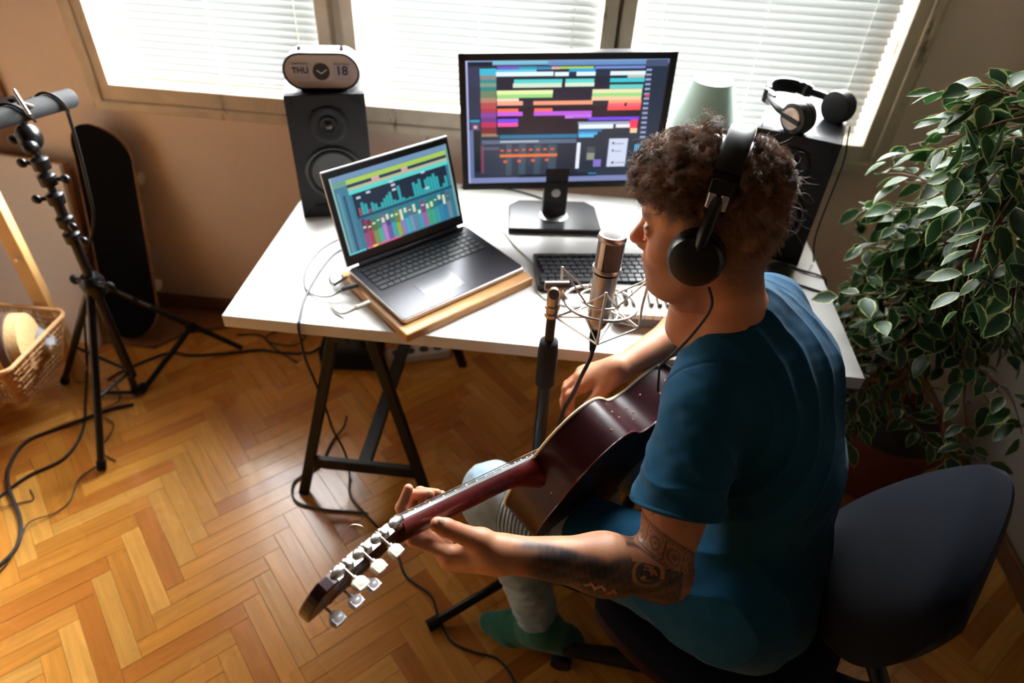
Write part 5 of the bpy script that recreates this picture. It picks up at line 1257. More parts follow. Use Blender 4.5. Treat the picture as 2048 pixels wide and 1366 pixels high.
# locks: each lock shares its curl so that neighbouring hairs clump
idx = rng.permutation(len(P)); count = 0; locks = 0
for i in idx:
    qq = (P[i] - Hc) @ RH; n = N[i]
    if qq[2] < -.035 or (qq[0] > .05 and qq[2] < .045): continue
    top = np.clip((qq[2] - .03) / .05, 0, 1)
    if rng.random() > .35 + .65 * top: continue
    if top > .15:
        L_ = rng.uniform(.026, .048) * (.5 + .5 * top) * (.50 if qq[0] < -.05 else .75 if qq[0] < -.02 else 1.) * (.62 if qq[0] > .06 else 1.); dirn = nrm(RH[:, 0] * (.75 if qq[0] > -.03 else -.35) + RH[:, 1] * (.9 * np.sign(qq[1]) * min(1, abs(qq[1]) / .05)) + rng.normal(size=3) * .55 + n * .25)
        dirn = nrm(dirn - n * (dirn @ n) * .55); curl = rng.uniform(.006, .012); turns = rng.uniform(.8, 1.8); ph0 = rng.uniform(0, 6.28); droop = rng.uniform(.1, .6); k = 20
        sp = .0034
    else:
        L_ = rng.uniform(.010, .020); dirn = nrm(-RH[:, 2] * 1.0 - RH[:, 0] * .4 + rng.normal(size=3) * .25 + n * .25); curl = .0008; turns = .4; ph0 = rng.uniform(0, 6.28); droop = .1; k = 9; sp = .005
    if dirn @ n < .05: dirn = nrm(dirn + n * (.10 - dirn @ n))
    for j in range(k):
        off = rng.normal(size=3) * sp; off -= n * (off @ n)
        strands.append(strand(P[i] + off - n * .003, n, L_ * rng.uniform(.75, 1.15), nrm(dirn + rng.normal(size=3) * .05), curl * rng.uniform(.85, 1.15), turns * rng.uniform(.95, 1.05), ph0 + rng.normal() * .16, 0, droop))
    locks += 1
    if locks > 1050: break
for _ in range(220):     # fly-aways at the crown and back
    i = idx[rng.integers(len(idx))]; qq = (P[i] - Hc) @ RH
    if qq[2] < .0 or (qq[0] > .05 and qq[2] < .05): continue
    strands.append(strand(P[i], N[i], rng.uniform(.02, .045), nrm(N[i] + rng.normal(size=3) * .5), .003, 1., rng.uniform(0, 6), 0, .2))
S = np.array(strands)
bp_ = (S - hpc) @ hpf; bu_ = (S - hpc) @ hpu
S = S[~((np.abs(bp_) < .020) & (bu_ > .02) & (np.linalg.norm(S - hpc, axis=2) > .112)).any(axis=1)]; ns = len(S)
T = np.gradient(S, axis=1); T /= np.linalg.norm(T, axis=2)[..., None] + 1e-9
A1 = np.cross(T, np.array([.3, .5, .8])); A1 /= np.linalg.norm(A1, axis=2)[..., None]; A2 = np.cross(T, A1)
rad = (.00042 * (1 - .75 * np.linspace(0, 1, NS) ** 2))[None, :, None]
VV = np.stack([S + rad * (A1 * math.cos(a) + A2 * math.sin(a)) for a in (0, 2.094, 4.189)], 2).reshape(-1, 3)
b0 = (np.arange(ns)[:, None] * NS + np.arange(NS - 1)[None, :]).ravel() * 3
QQ = np.concatenate([np.stack([b0 + k, b0 + (k + 1) % 3, b0 + 3 + (k + 1) % 3, b0 + 3 + k], 1) for k in range(3)])
link('curls', qmesh('curls', VV, QQ), M_hair, hair, world=False)['kind'] = 'stuff'

# ---- headphones worn by the person
hH = hpc
tt, M_hp = headphones('worn_headphones', 'black over-ear headphones worn on the head of the seated person', hH, hpf, RH[:, 1], hpu, (.100, .130), (.086, -.042, .004), True)
cable('headphone_cable', 'black cable hanging from the left ear cup of the worn headphones', [Hd(-.015, .105, -.068), Hd(-.02, .105, -.10), (1.003, -.345, 1.09), (.985, -.335, 1.04), (.972, -.31, .985), (.985, -.25, .93), (1.0, -.22, .84)], .0024)
# ================================================================== office chair
M_navy = mat('navy_wool_cloth', (.006, .008, .014), rough=.95, sheen=.06, bump=.3, bscale=1100, vary=.08, vscale=60, bdist=.0006, spec=.1)
M_chairpl = mat('chair_black_plastic', (.005, .005, .0055), rough=.4)
cF = nrm(V3(-.87, .5, 0)); cR = nrm(V3(.5, .87, 0))
ct = thing('office_chair', 'navy blue cloth office chair with wide curved backrest under the seated person', 'chair', (1.19, -.41, 0), math.atan2(cF[1], cF[0]))
def cushion(corners, th, crown, name, m, parent, sq=.36, n=22, bulge=None):
    """soft pad from 4 corners (a,b,c,d round the edge) with rounded plan, thickness th"""
    a, b, c, d = [np.array(x, float) for x in corners]; nn = nrm(np.cross(b - a, d - a))
    V = []; F = []; m_ = n + 1
    for side in (1, -1):
        for i in range(m_):
            for j in range(m_):
                u = i / n * 2 - 1; v = j / n * 2 - 1
                # squircle mapping to round the corners
                x = u * math.sqrt(1 - sq * v * v); y = v * math.sqrt(1 - sq * u * u)
                s_, t_ = (x + 1) / 2, (y + 1) / 2
                p_ = a * (1 - s_) * (1 - t_) + b * s_ * (1 - t_) + c * s_ * t_ + d * (1 - s_) * t_
                ed = max(0, 1 - max(abs(u), abs(v)) ** 6) ** .5
                z = side * th / 2 * ed + crown * (x * x + .0 * y * y)
                if bulge: z += bulge(x, y)
                V.append(p_ + nn * z)
    k = m_ * m_
    for side in (0, 1):
        for i in range(n):
            for j in range(n):
                q = (i * m_ + j, (i + 1) * m_ + j, (i + 1) * m_ + j + 1, i * m_ + j + 1)
                F.append(tuple(x + side * k for x in (q if side == 0 else q[::-1])))
    return MB().add(V, F).build(name, m, parent, smooth=True, weld=True)
sc_ = V3(1.19, -.41, .455); sw_, sd_ = .235, .245
S_ = lambda f, r, z: sc_ + cF * f + cR * r + V3(0, 0, z)
cushion((S_(-sd_, -sw_, 0), S_(sd_, -sw_, .0), S_(sd_, sw_, .0), S_(-sd_, sw_, 0)), .085, 0, 'seat', M_navy, ct)
cushion((S_(-sd_ * .95, -sw_ * .97, -.045), S_(sd_ * 1.0, -sw_ * .97, -.045), S_(sd_ * 1.0, sw_ * .97, -.045), S_(-sd_ * .95, sw_ * .97, -.045)), .03, 0, 'seat_shell', mat('maroon_shell', (.06, .015, .012), rough=.4), ct)
bA, bB, bC, bD = V3(1.395, -.215, .555), V3(1.575, -.355, .955), V3(1.345, -.685, .890), V3(1.285, -.585, .540)
cushion((bA, bB + V3(.012, .005, .012), bC + V3(.0, -.02, .01), bD), .085, 0, 'backrest', M_navy, ct, sq=.43, bulge=lambda x, y: .045 * y * y + .02 * x * x)
MB().tube(cr([S_(-.10, 0, -.05), S_(-.26, 0, -.055), S_(-.315, 0, .02), (bA + bD) / 2 - cF * .035 + V3(.0, 0, .05), (bA + bB + bC + bD) / 4 - cF * .02], 6), .018, 12).build('back_bar', M_chairpl, ct, smooth=True)
MB().cyl(V3(1.327, -.335, .60), V3(1.36, -.345, .585), .013, n=16).build('lever', M_silver, ct, smooth=True)
MB().cyl(S_(0, 0, -.05), S_(0, 0, -.10), .05).cyl(S_(0, 0, -.08), S_(0, 0, -.36), .025).build('gas_column', M_chairpl, ct, smooth=True)
for k in range(5):
    a = math.radians(72 * k + 174); d = V3(math.cos(a), math.sin(a), 0); c0 = V3(sc_[0], sc_[1], .10)
    MB().tube([c0, c0 + d * .15 + V3(0, 0, -.01), c0 + d * .30 + V3(0, 0, -.03)], [.032, .024, .018], 12).build('leg', M_chairpl, ct, smooth=True)
    e = c0 + d * .30; pr_ = V3(-d[1], d[0], 0)
    cs = MB()
    for g in (-1, 1): cs.cyl(V3(e[0], e[1], .028) + pr_ * g * .008, V3(e[0], e[1], .028) + pr_ * g * .026, .027, n=20)
    cs.cyl((e[0], e[1], .03), (e[0], e[1], .08), .008, n=10)
    cs.build('caster', M_chairpl, ct, smooth=True)

# ================================================================== potted weeping fig
M_leaf = bpy.data.materials.new('variegated_leaf'); M_leaf.use_nodes = True
nt = M_leaf.node_tree; nt.nodes.clear(); out = nd(nt, 'ShaderNodeOutputMaterial'); pb = nd(nt, 'ShaderNodeBsdfPrincipled'); tl = nd(nt, 'ShaderNodeBsdfTranslucent'); mxs = nd(nt, 'ShaderNodeMixShader'); mxs.inputs[0].default_value = .28
at = nd(nt, 'ShaderNodeAttribute', attribute_name='col'); uv = nd(nt, 'ShaderNodeUVMap', uv_map='leaf')
sp = nd(nt, 'ShaderNodeSeparateXYZ'); nt.links.new(uv.outputs[0], sp.inputs[0])
tc = nd(nt, 'ShaderNodeTexCoord'); n1 = nd(nt, 'ShaderNodeTexNoise'); n1.inputs['Scale'].default_value = 55; n1.inputs['Detail'].default_value = 3; nt.links.new(tc.outputs['Object'], n1.inputs['Vector'])
ad = nd(nt, 'ShaderNodeMath', operation='MULTIPLY_ADD'); ad.inputs[1].default_value = .75; nt.links.new(n1.outputs['Fac'], ad.inputs[0]); nt.links.new(sp.outputs['X'], ad.inputs[2])
rp = nd(nt, 'ShaderNodeValToRGB'); rp.color_ramp.elements[0].position = 1.14 / 1.5; rp.color_ramp.elements[0].color = (0, 0, 0, 1); rp.color_ramp.elements[1].position = 1.22 / 1.5; rp.color_ramp.elements[1].color = (1, 1, 1, 1)
dv = nd(nt, 'ShaderNodeMath', operation='DIVIDE'); dv.inputs[1].default_value = 1.5; nt.links.new(ad.outputs[0], dv.inputs[0]); nt.links.new(dv.outputs[0], rp.inputs[0])
mx = nd(nt, 'ShaderNodeMix', data_type='RGBA'); nt.links.new(rp.outputs[0], mx.inputs[0]); nt.links.new(at.outputs['Color'], mx.inputs[6]); mx.inputs[7].default_value = (.36, .42, .15, 1)
nt.links.new(mx.outputs[2], pb.inputs['Base Color']); nt.links.new(mx.outputs[2], tl.inputs[0]); pb.inputs['Roughness'].default_value = .42; pb.inputs['Specular IOR Level'].default_value = .55
nt.links.new(pb.outputs[0], mxs.inputs[1]); nt.links.new(tl.outputs[0], mxs.inputs[2]); nt.links.new(mxs.outputs[0], out.inputs[0])
pt_ = thing('potted_weeping_fig', 'tall potted fig tree with cream-edged green leaves in the right corner', 'plant', (1.86, .36, 0))
M_pot = mat('terracotta_pot', (.12, .025, .013), rough=.7, vary=.1)
pO_ = V3(1.86, .36, 0)
MB().lathe([(.11, 0), (.12, .01), (.155, .23), (.17, .235), (.17, .27), (.155, .27), (.150, .24)], pO_, None, 36).build('pot', M_pot, pt_, smooth=True)
MB().lathe([(.148, .0), (.148, .01)], pO_ + V3(0, 0, .235), None, 30).build('soil', mat('soil', (.03, .018, .01), rough=1., bump=.8, bscale=80), pt_)
M_bark = mat('fig_bark', (.16, .08, .045), rough=.7, bump=.5, bscale=90, vary=.2, vscale=40)
rg = np.random.default_rng(21)
tk = cr([pO_ + V3(0, 0, .24), V3(1.80, .34, .55), V3(1.72, .22, .90), V3(1.66, .10, 1.22), V3(1.60, .02, 1.50), V3(1.56, .0, 1.80)], 6)
tk2 = cr([pO_ + V3(-.02, .02, .24), V3(1.83, .40, .6), V3(1.80, .33, 1.0), V3(1.80, .26, 1.40), V3(1.84, .24, 1.85)], 6)
MB().tube(tk, np.linspace(.016, .008, len(tk)), 10).build('trunk', M_bark, pt_, smooth=True)
MB().tube(tk2, np.linspace(.014, .006, len(tk2)), 10).build('trunk', M_bark, pt_, smooth=True)
br = MB(); LV = []; LF = []; LC = []; LU = []
def leaf(p_, d, up_, L_):
    d = nrm(d); s_ = nrm(np.cross(d, up_)); n_ = np.cross(s_, d); W_ = L_ * rg.uniform(.24, .30); k = len(LV)
    prof = [(0, .0), (.14, .55), (.32, .95), (.52, 1.0), (.72, .76), (.88, .36), (1.0, .0)]
    tw = rg.uniform(-.25, .25); col = np.array([(.018, .062, .018), (.012, .042, .015), (.026, .085, .02), (.014, .052, .016)][rg.integers(4)]) * rg.uniform(.8, 1.15)
    for (t, w_) in prof:
        c = p_ + d * L_ * t + n_ * (-.16 * L_ * t * t)
        for sgn, e in ((-1, 1), (0, 0), (1, 1)):
            LV.append(c + s_ * sgn * w_ * W_ + n_ * (abs(sgn) * w_ * W_ * .28) + n_ * tw * sgn * w_ * W_)
    for i in range(6):
        for j in range(2):
            f = (k + i * 3 + j, k + i * 3 + j + 1, k + i * 3 + j + 4, k + i * 3 + j + 3); LF.append(f); LC.append(col)
            for vi in f:
                r_, c_ = divmod(vi - k, 3); LU.append((max(abs(c_ - 1) * 1.0, (prof[r_][0] - .8) * 4 if r_ >= 5 else (1 if r_ == 0 else 0)), prof[r_][0]))
def twig(a, d, L_, r_):
    n = 7; P = [np.array(a, float)]; d = nrm(d)
    for i in range(n):
        d = nrm(d + rg.normal(size=3) * .13 + V3(0, 0, -.13)); P.append(P[-1] + d * L_ / n)
    k_ = 0
    for q_ in P:
        if q_[0] > 2.13 or q_[1] > .80 or (q_[0] < 1.57 and q_[2] < .84) or (q_[0] < 1.50 and q_[1] > .15 and q_[2] < 1.12) or q_[2] > 1.40 - .0 * q_[0]: break
        k_ += 1
    if k_ < 3: return P
    P = P[:k_]; n = k_ - 1
    br.tube(P, np.linspace(r_, r_ * .35, len(P)), 5)
    for i in range(1, n + 1):
        for s_ in (0, 1):
            if rg.random() < .12: continue
            ld = nrm(P[i] - P[i - 1]); sd = nrm(np.cross(ld, V3(0, 0, 1)) + 1e-6) * (1 if (i + s_) % 2 else -1)
            dr = nrm(ld * .55 + sd * .8 + V3(0, 0, -.25) + rg.normal(size=3) * .28)
            e = P[i] + dr * .012
            if e[0] > 2.12 or e[1] > .80 or (e[0] < 1.56 and e[2] < .82) or (e[0] < 1.50 and e[1] > .2 and e[2] < 1.12): continue
            leaf(e, dr, nrm(V3(0, 0, 1) + rg.normal(size=3) * .35), rg.uniform(.044, .070))
    return P
for T_, i0 in ((tk, 8), (tk2, 5)):
    n = len(T_)
    for i in range(i0, n):
        for rep in range(3):
            a = rg.uniform(0, 2 * PI); f = (i - i0) / (n - i0)
            d = V3(math.cos(a), math.sin(a), rg.uniform(-.1, .5))
            if d[1] > .3: d[1] *= .5
            L_ = rg.uniform(.18, .32) * (1.05 - .35 * f)
            P_ = twig(T_[i], d, L_, .0035)
            if len(P_) > 4 and rg.random() < .55: twig(P_[3], nrm(P_[4] - P_[3]) + rg.normal(size=3) * .5, L_ * .55, .002)
for a, b_ in (((1.72, .22, .90), (-.9, .35, .35)), ((1.70, .2, .95), (-.85, .55, .45)), ((1.72, .22, .85), (-.8, .1, .2)), ((1.66, .12, 1.15), (-.5, .8, .35)), ((1.75, .25, .75), (-.7, .2, -.1)), ((1.76, .28, .68), (-.5, -.5, -.1)), ((1.74, .25, .78), (.3, -.9, .1)), ((1.8, .33, .6), (-.8, .0, -.2)), ((1.8, .33, .55), (-.3, -.8, -.2)), ((1.82, .33, .5), (-.75, .25, .0)), ((1.82, .33, .5), (-.8, -.45, .05)), ((1.83, .34, .45), (-.5, -.6, .1)), ((1.84, .36, .45), (.2, -.9, .1)), ((1.80, .30, .65), (-.6, -.5, .2)), ((1.68, .15, 1.05), (-.7, .7, .3))):
    P_ = twig(V3(*a), V3(*b_), .36, .004); twig(P_[min(3, len(P_) - 1)], V3(*b_) + rg.normal(size=3) * .5, .22, .0025)
br.build('twigs', M_bark, pt_, smooth=True)
me = ME('foliage', LV, LF, True); colattr(me, LC); u = me.uv_layers.new(name='leaf'); u.data.foreach_set('uv', np.array(LU, np.float32).ravel())
link('foliage', me, M_leaf, pt_)

# ================================================================== left corner
M_grip = mat('black_grip_tape', (.0025, .0025, .004), spec=.12, rough=.95); M_ply = mat('maple_ply', (.34, .17, .07), rough=.5, vary=.15, vscale=20)
bX = V3(1, .0, 0); b0_ = V3(-.785, .670, .035); b1_ = V3(-.765, .840, .800); bZ = nrm(b1_ - b0_); bN = nrm(np.cross(bX, bZ)); bX2 = np.cross(bZ, bN)
sk = thing('skateboard', 'skateboard standing upright against the window wall, black grip tape facing the room', 'skateboard', tuple(b0_))
outs = []
Ls = np.linalg.norm(b1_ - b0_); Wd = .205
for i in range(40):
    a = 2 * PI * i / 40; c, s_ = math.cos(a), math.sin(a)
    outs.append((Wd / 2 * np.sign(c) * abs(c) ** .8, Ls / 2 + np.sign(s_) * (Ls / 2 - .10 + .10 * abs(s_) ** 1.0)) if abs(s_) > 1e-6 else (Wd / 2 * np.sign(c), Ls / 2))
outs = []
for cy, a0 in ((Ls - .115, 0), (.115, 180)):
    for i in range(17):
        a = math.radians(a0 + 180 * i / 16); outs.append((Wd / 2 * math.cos(a), cy + .115 * math.sin(a)))
fN = bN if bN[1] < 0 else -bN
def kick(y): return max(0, y - Ls + .16) ** 2 * 2.0 + max(0, .16 - y) ** 2 * 2.0
def deck(zoff, th, name, m, sc=1.0):
    V = []; n = len(outs); F = []
    rows = 24
    ys = np.concatenate([.115 * (1 - np.cos(np.linspace(.06, PI / 2, 12))), Ls - .115 * (1 - np.cos(np.linspace(PI / 2, .06, 12)))])
    def halfw(y):
        if y > Ls - .115: return Wd / 2 * math.sqrt(max(0, 1 - ((y - Ls + .115) / .115) ** 2))
        if y < .115: return Wd / 2 * math.sqrt(max(0, 1 - ((.115 - y) / .115) ** 2))
        return Wd / 2
    for y in ys:
        hw = max(halfw(y) * sc, .002)
        for x in np.linspace(-1, 1, 9):
            V.append(b0_ + bX2 * hw * x + bZ * y + fN * (kick(y) + zoff + .006 * x * x))
    k = len(V); V = V + [v - fN * th for v in V]
    for side in (0, 1):
        for i in range(rows - 1):
            for j in range(8):
                q = (i * 9 + j, i * 9 + j + 1, (i + 1) * 9 + j + 1, (i + 1) * 9 + j); F.append(tuple(x + side * k for x in (q if side == 0 else q[::-1])))
    edge = [i * 9 for i in range(rows)] + [(rows - 1) * 9 + j for j in range(1, 9)] + [i * 9 + 8 for i in range(rows - 2, -1, -1)] + [j for j in range(7, 0, -1)]
    for i in range(len(edge)): a, b_ = edge[i], edge[(i + 1) % len(edge)]; F.append((a, b_, b_ + k, a + k))
    return MB().add(V, F).build(name, m, sk)
deck(0, .011, 'deck', M_ply); deck(.0012, .0010, 'grip_tape', M_grip, .965)
M_truck = mat('truck_metal', (.4, .4, .4), rough=.4, metal=1.); M_wheel = mat('white_wheel', (.7, .68, .6), rough=.5)
for y in (.19, Ls - .19):
    MB().box(b0_ + bZ * y - fN * .025, (.05, .03, .03), np.stack([bX2, fN, bZ], 1)).cyl(b0_ + bZ * y - fN * .036 - bX2 * .09, b0_ + bZ * y - fN * .036 + bX2 * .09, .005).build('truck', M_truck, sk)
    for g in (-1, 1): MB().cyl(b0_ + bZ * y - fN * .036 + bX2 * g * .062, b0_ + bZ * y - fN * .036 + bX2 * g * .094, .022).build('wheel', M_wheel, sk, smooth=True)
# board on the floor that the skateboard stands on
tag(MB().prism([(-.99, .62), (-.70, .62), (-.62, .72), (-.45, .79), (-.45, .855), (-.99, .855)], (0, 0, .0), (1, 0, 0), (0, 1, 0), (0, 0, 1), .022).build('floor_plank', mat('brown_board', (.24, .10, .045), rough=.45, vary=.1), bev=.004), 'flat brown board lying on the floor under the standing skateboard', 'board')
# grey canvas panel leaning on the wall
M_canvas = mat('grey_canvas', (.80, .77, .76), rough=.85, bump=.2, bscale=500)
cpan = thing('canvas_panel', 'large grey blank canvas leaning on the wall behind the pine shelf', 'canvas', (-1.25, .70, 0))
pb0, pb1, ptp = V3(-1.62, .70, .004), V3(-.905, .60, .004), V3(-.02, .190, .650)
cp = [pb0, pb1, pb1 + ptp, pb0 + ptp + V3(0, .0, 0)]; n_ = nrm(np.cross(pb1 - pb0, ptp)); n_ = -n_ if n_[1] > 0 else n_
V = cp + [c - n_ * .018 for c in cp]
MB().add(V, [(0, 1, 2, 3), (4, 5, 6, 7), (0, 1, 5, 4), (1, 2, 6, 5), (2, 3, 7, 6), (3, 0, 4, 7)]).build('canvas', M_canvas, cpan, bev=.003)
MB().add([v - n_ * .019 for v in V], [(0, 1, 2, 3), (4, 5, 6, 7), (0, 1, 5, 4), (1, 2, 6, 5), (2, 3, 7, 6), (3, 0, 4, 7)]).build('stretcher_frame', mat('orange_pine', (.38, .17, .06), rough=.6), cpan)
br_ = thing('brown_panel', 'dark brown wooden panel leaning on the wall at the far left', 'panel', (-1.5, .8, 0))
V = [V3(-1.70, .858, .0), V3(-1.06, .858, .0), V3(-1.085, .862, .955), V3(-1.70, .862, .955)]; V += [v + V3(0, .015, 0) for v in V]
MB().add(V, [(0, 1, 2, 3), (4, 5, 6, 7), (0, 1, 5, 4), (1, 2, 6, 5), (2, 3, 7, 6), (3, 0, 4, 7)]).build('board', mat('dark_walnut', (.16, .08, .035), rough=.6, vary=.2), br_, bev=.003)
# pine shelf rack
M_pine = mat('pine_wood', (.66, .38, .14), rough=.5, vary=.08, vscale=9)
sh_ = thing('pine_shelf', 'unpainted pine shelf rack at the left edge of the picture, carrying the basket', 'shelf', (-1.1, .3, 0))
def post(x0, y0, x1, y1, z1): 
    a, b_ = V3(x0, y0, 0), V3(x1, y1, z1); z = nrm(b_ - a); x = nrm(V3(1, 0, 0) - z * z[0]); y = np.cross(z, x)
    MB().box((a + b_) / 2, (.052, .030, np.linalg.norm(b_ - a)), np.stack([x, y, z], 1)).build('post', M_pine, sh_, bev=.003)
post(-.875, .430, -.905, .455, 1.1); post(-1.55, .430, -1.58, .455, 1.1); post(-.925, -.06, -.965, -.06, .165)
MB().box((-1.24, .18, .155), (.62, .50, .020)).build('shelf_board', M_pine, sh_, bev=.002)
MB().box((-.925, .18, .155), (.022, .50, .030)).build('rail', M_pine, sh_, bev=.003)
for z in (.78, .52): MB().cyl((-.878 - .012 * z, .412 + .02 * z, z), (-.878 - .012 * z, .404 + .02 * z, z), .0055, n=12).build('screw', M_silver, sh_)
# woven basket
M_wick = mat('wicker', (.42, .22, .09), rough=.65, vary=.25, vscale=60)
bk_ = thing('wicker_basket', 'open wicker basket on the pine shelf', 'basket', (-.98, .25, .168))
bc_ = V3(-.965, .250, 0)
def loop(z, sx, sy, r, n=64): return [bc_ + V3(x, y, z) for x, y in rrect(2 * sx, 2 * sy, r, 9)]
MB().tube(loop(.345, .185, .150, .03), .0065, 8, closed=True).build('rim', mat('wicker_rim', (.58, .32, .14), rough=.55), bk_, smooth=True)
q = MB()
lv = 9
for i in range(lv):
    f = i / (lv - 1); sx = .14 + .043 * f; sy = .108 + .041 * f; z = .172 + .165 * f
    L_ = loop(z, sx, sy, .03); n = len(L_)
    q.tube([p_ + nrm(V3(p_[0] - bc_[0], p_[1] - bc_[1], 0)) * .003 * math.sin(k * 1.6 + i * PI) for k, p_ in enumerate(L_)], .0028, 6, closed=True)
lo_, hi_ = loop(.172, .14, .108, .03), loop(.343, .184, .149, .03)
for k in range(0, len(lo_)): q.tube([lo_[k], (lo_[k] + hi_[k]) / 2 + V3(0, 0, .0), hi_[k]], .0026, 5)
for e in range(4):     # long sides need extra stakes between the corner samples
    a0, a1 = lo_[(e + 1) * 10 - 1], lo_[((e + 1) * 10) % 40]; h0, h1 = hi_[(e + 1) * 10 - 1], hi_[((e + 1) * 10) % 40]
    for f in np.linspace(.06, .94, 12): q.tube([a0 + (a1 - a0) * f, h0 + (h1 - h0) * (f + .05 * math.sin(f * 40))], .0026, 5)
q.build('weave', M_wick, bk_, smooth=True)
MB().prism([(x, y) for x, y in rrect(.28, .216, .03)], bc_ + V3(0, 0, .170), (1, 0, 0), (0, 1, 0), (0, 0, 1), .006).build('bottom', M_wick, bk_)
# straw bag and clear bottle in the basket
M_straw = mat('woven_straw', (.60, .37, .16), rough=.8, bump=.8, bscale=350, vary=.15, vscale=120)
hb_ = thing('straw_bag', 'rounded straw bag with a dark brown braided band, lying in the basket', 'bag', (-1.0, .24, .2))
ax_ = nrm(V3(.92, .38, .05)); Rb = zto(ax_); hc_ = V3(-.915, .235, .315)
MB().lathe([(.06, -.115), (.090, -.105), (.098, -.05), (.100, 0), (.098, .05), (.090, .095), (.06, .105)], hc_, Rb, 40).build('body', M_straw, hb_, smooth=True)
M_band = mat('braided_band', (.09, .045, .03), rough=.8, bump=.6, bscale=300)
for z in (.050, -.045): MB().lathe([(.0975, z - .014), (.1018, z - .012), (.1018, z + .012), (.0975, z + .014)], hc_, Rb, 40).build('band', M_band, hb_, smooth=True)
M_clear = mat('clear_plastic', (.75, .75, .78), rough=.12, trans=.6, spec=.6)
bt = thing('plastic_bottle', 'clear plastic bottle lying between the straw bag and the basket rim', 'bottle', (-.86, .27, .25))
MB().lathe([(.020, -.08), (.034, -.075), (.036, .0), (.034, .05), (.014, .085), (.013, .10)], V3(-.845, .315, .290), zto((.9, -.5, .1)), 28).build('body', M_clear, bt, smooth=True)
MB().lathe([(.0145, .098), (.0145, .115)], V3(-.845, .315, .290), zto((.9, -.5, .1)), 20).build('cap', M_silver, bt, smooth=True)

# light stand with clamps, tripod legs
M_bm = mat('stand_satin_black', (.003, .003, .0035), spec=.35, rough=.28)
ls = thing('light_stand', 'tall black tripod stand with clamps and knobs at the left', 'stand', (-.56, .30, 0))
hx, hy, hz = -.560, .300, .560
hub = V3(hx, hy, hz)
for F_ in ((-.582, .048), (-.645, .385), (-.92, .40)):
    e = V3(F_[0], F_[1], .008); s0 = hub + nrm(V3(F_[0] - hx, F_[1] - hy, 0)) * .022 + V3(0, 0, -.03)
    MB().tube([s0, e], .0115, 14).build('leg', M_bm, ls, smooth=True)
    MB().cyl(e + nrm(s0 - e) * .03, e, .0145, n=14).build('rubber_foot', M_rubber, ls, smooth=True)
    lowh = V3(hx, hy, .20); mid = e + (s0 - e) * .42
    MB().tube([lowh, mid], .0055, 8).build('brace', M_bm, ls, smooth=True)
MB().lathe([(.018, -.05), (.030, -.045), (.034, -.02), (.034, 0.0), (.024, .02)], hub, None, 24).build('hub', M_bm, ls, smooth=True)
MB().cyl(hub + V3(-.05, .0, .0), hub + V3(.060, -.015, .0), .008).build('knob_shaft', M_bm, ls, smooth=True)
MB().ell(hub + V3(.065, -.017, 0), (.015, .010, .015)).build('knob', M_rubber, ls, smooth=True)
MB().ell(hub + V3(-.05, -.0, .0), (.014, .012, .016)).build('knob', M_rubber, ls, smooth=True)
MB().cyl((hx, hy, .18), (hx, hy, .82), .0135).build('lower_tube', M_bm, ls, smooth=True)
MB().cyl((hx, hy, .80), (hx, hy, 1.10), .010).build('upper_tube', M_bm, ls, smooth=True)
for i, z in enumerate((.71, .76, .83, .885, .93)):
    c = V3(hx, hy, z)
    MB().lathe([(.012, -.018), (.021, -.015), (.022, .012), (.013, .018)], c, None, 20).build('collar', M_bm, ls, smooth=True)
    a = math.radians((-20, -35, 200, 10, 190)[i]); d = V3(math.cos(a), math.sin(a), 0)
    kb_ = MB().cyl(c, c + d * .038, .0055, n=12).build('knob_shaft', M_bm, ls, smooth=True); MB().ell(c + d * .045, (.013, .010, .013)).build('knob', M_bm, ls, smooth=True)
MB().cyl((hx, hy, .945), (hx, hy, .965), .0085).build('brass_pin', M_nickel, ls, smooth=True)
MB().ell((hx, hy, 1.000), (.030, .030, .036)).ell((hx + .012, hy - .024, .985), (.020, .02, .020)).ell((hx - .045, hy, .99), (.014, .013, .013)).cyl((hx, hy, .99), (hx - .045, hy, .99), .007).build('ball_head', M_bm, ls, smooth=True)
MB().cyl((hx - .035, hy - .015, 1.050), (hx + .045, hy + .02, 1.085), .015).box((hx - .03, hy - .02, 1.075), (.05, .04, .045), rotz(.5)).build('clamp', M_bm, ls, smooth=False)
MB().cyl((hx + .045, hy + .02, 1.085), (hx + .050, hy + .0215, 1.087), .0135).build('clamp_cap', M_silver, ls, smooth=True)
MB().cyl((-.455, .235, 1.11), (-.430, .165, 1.150), .005, n=12).build('t_screw', M_nickel, ls, smooth=True)
MB().cyl((-.445, .182, 1.170), (-.405, .150, 1.130), .0045, n=12).build('t_handle', M_silver, ls, smooth=True)
bm_ = thing('boom_arm', 'foam-covered black boom arm wrapped in cable on top of the light stand', 'boom arm', (-.47, .2, 1.12))
b0, b1 = V3(-.425, .330, 1.100), V3(-.560, -.03, 1.125)
MB().tube([b0, b0 + (b1 - b0) * .02, b0 + (b1 - b0) * .5, b1], [.018, .0225, .022, .021], 24).build('foam_grip', mat('black_foam', (.007, .007, .0075), rough=.8, bump=.3, bscale=300), bm_, smooth=True)
dB = nrm(b1 - b0); 
P_ = []
for i in range(90):
    f = i / 89; a = f * 2 * PI * 3.0; e1 = nrm(np.cross(dB, V3(0, 0, 1))); e2 = np.cross(dB, e1)
    P_.append(b0 + (b1 - b0) * (.04 + .75 * f ** 1.3) + (e1 * math.cos(a) + e2 * math.sin(a)) * .0265)
MB().tube(P_, .0035, 6).build('wrapped_cable', M_cable, bm_, smooth=True)
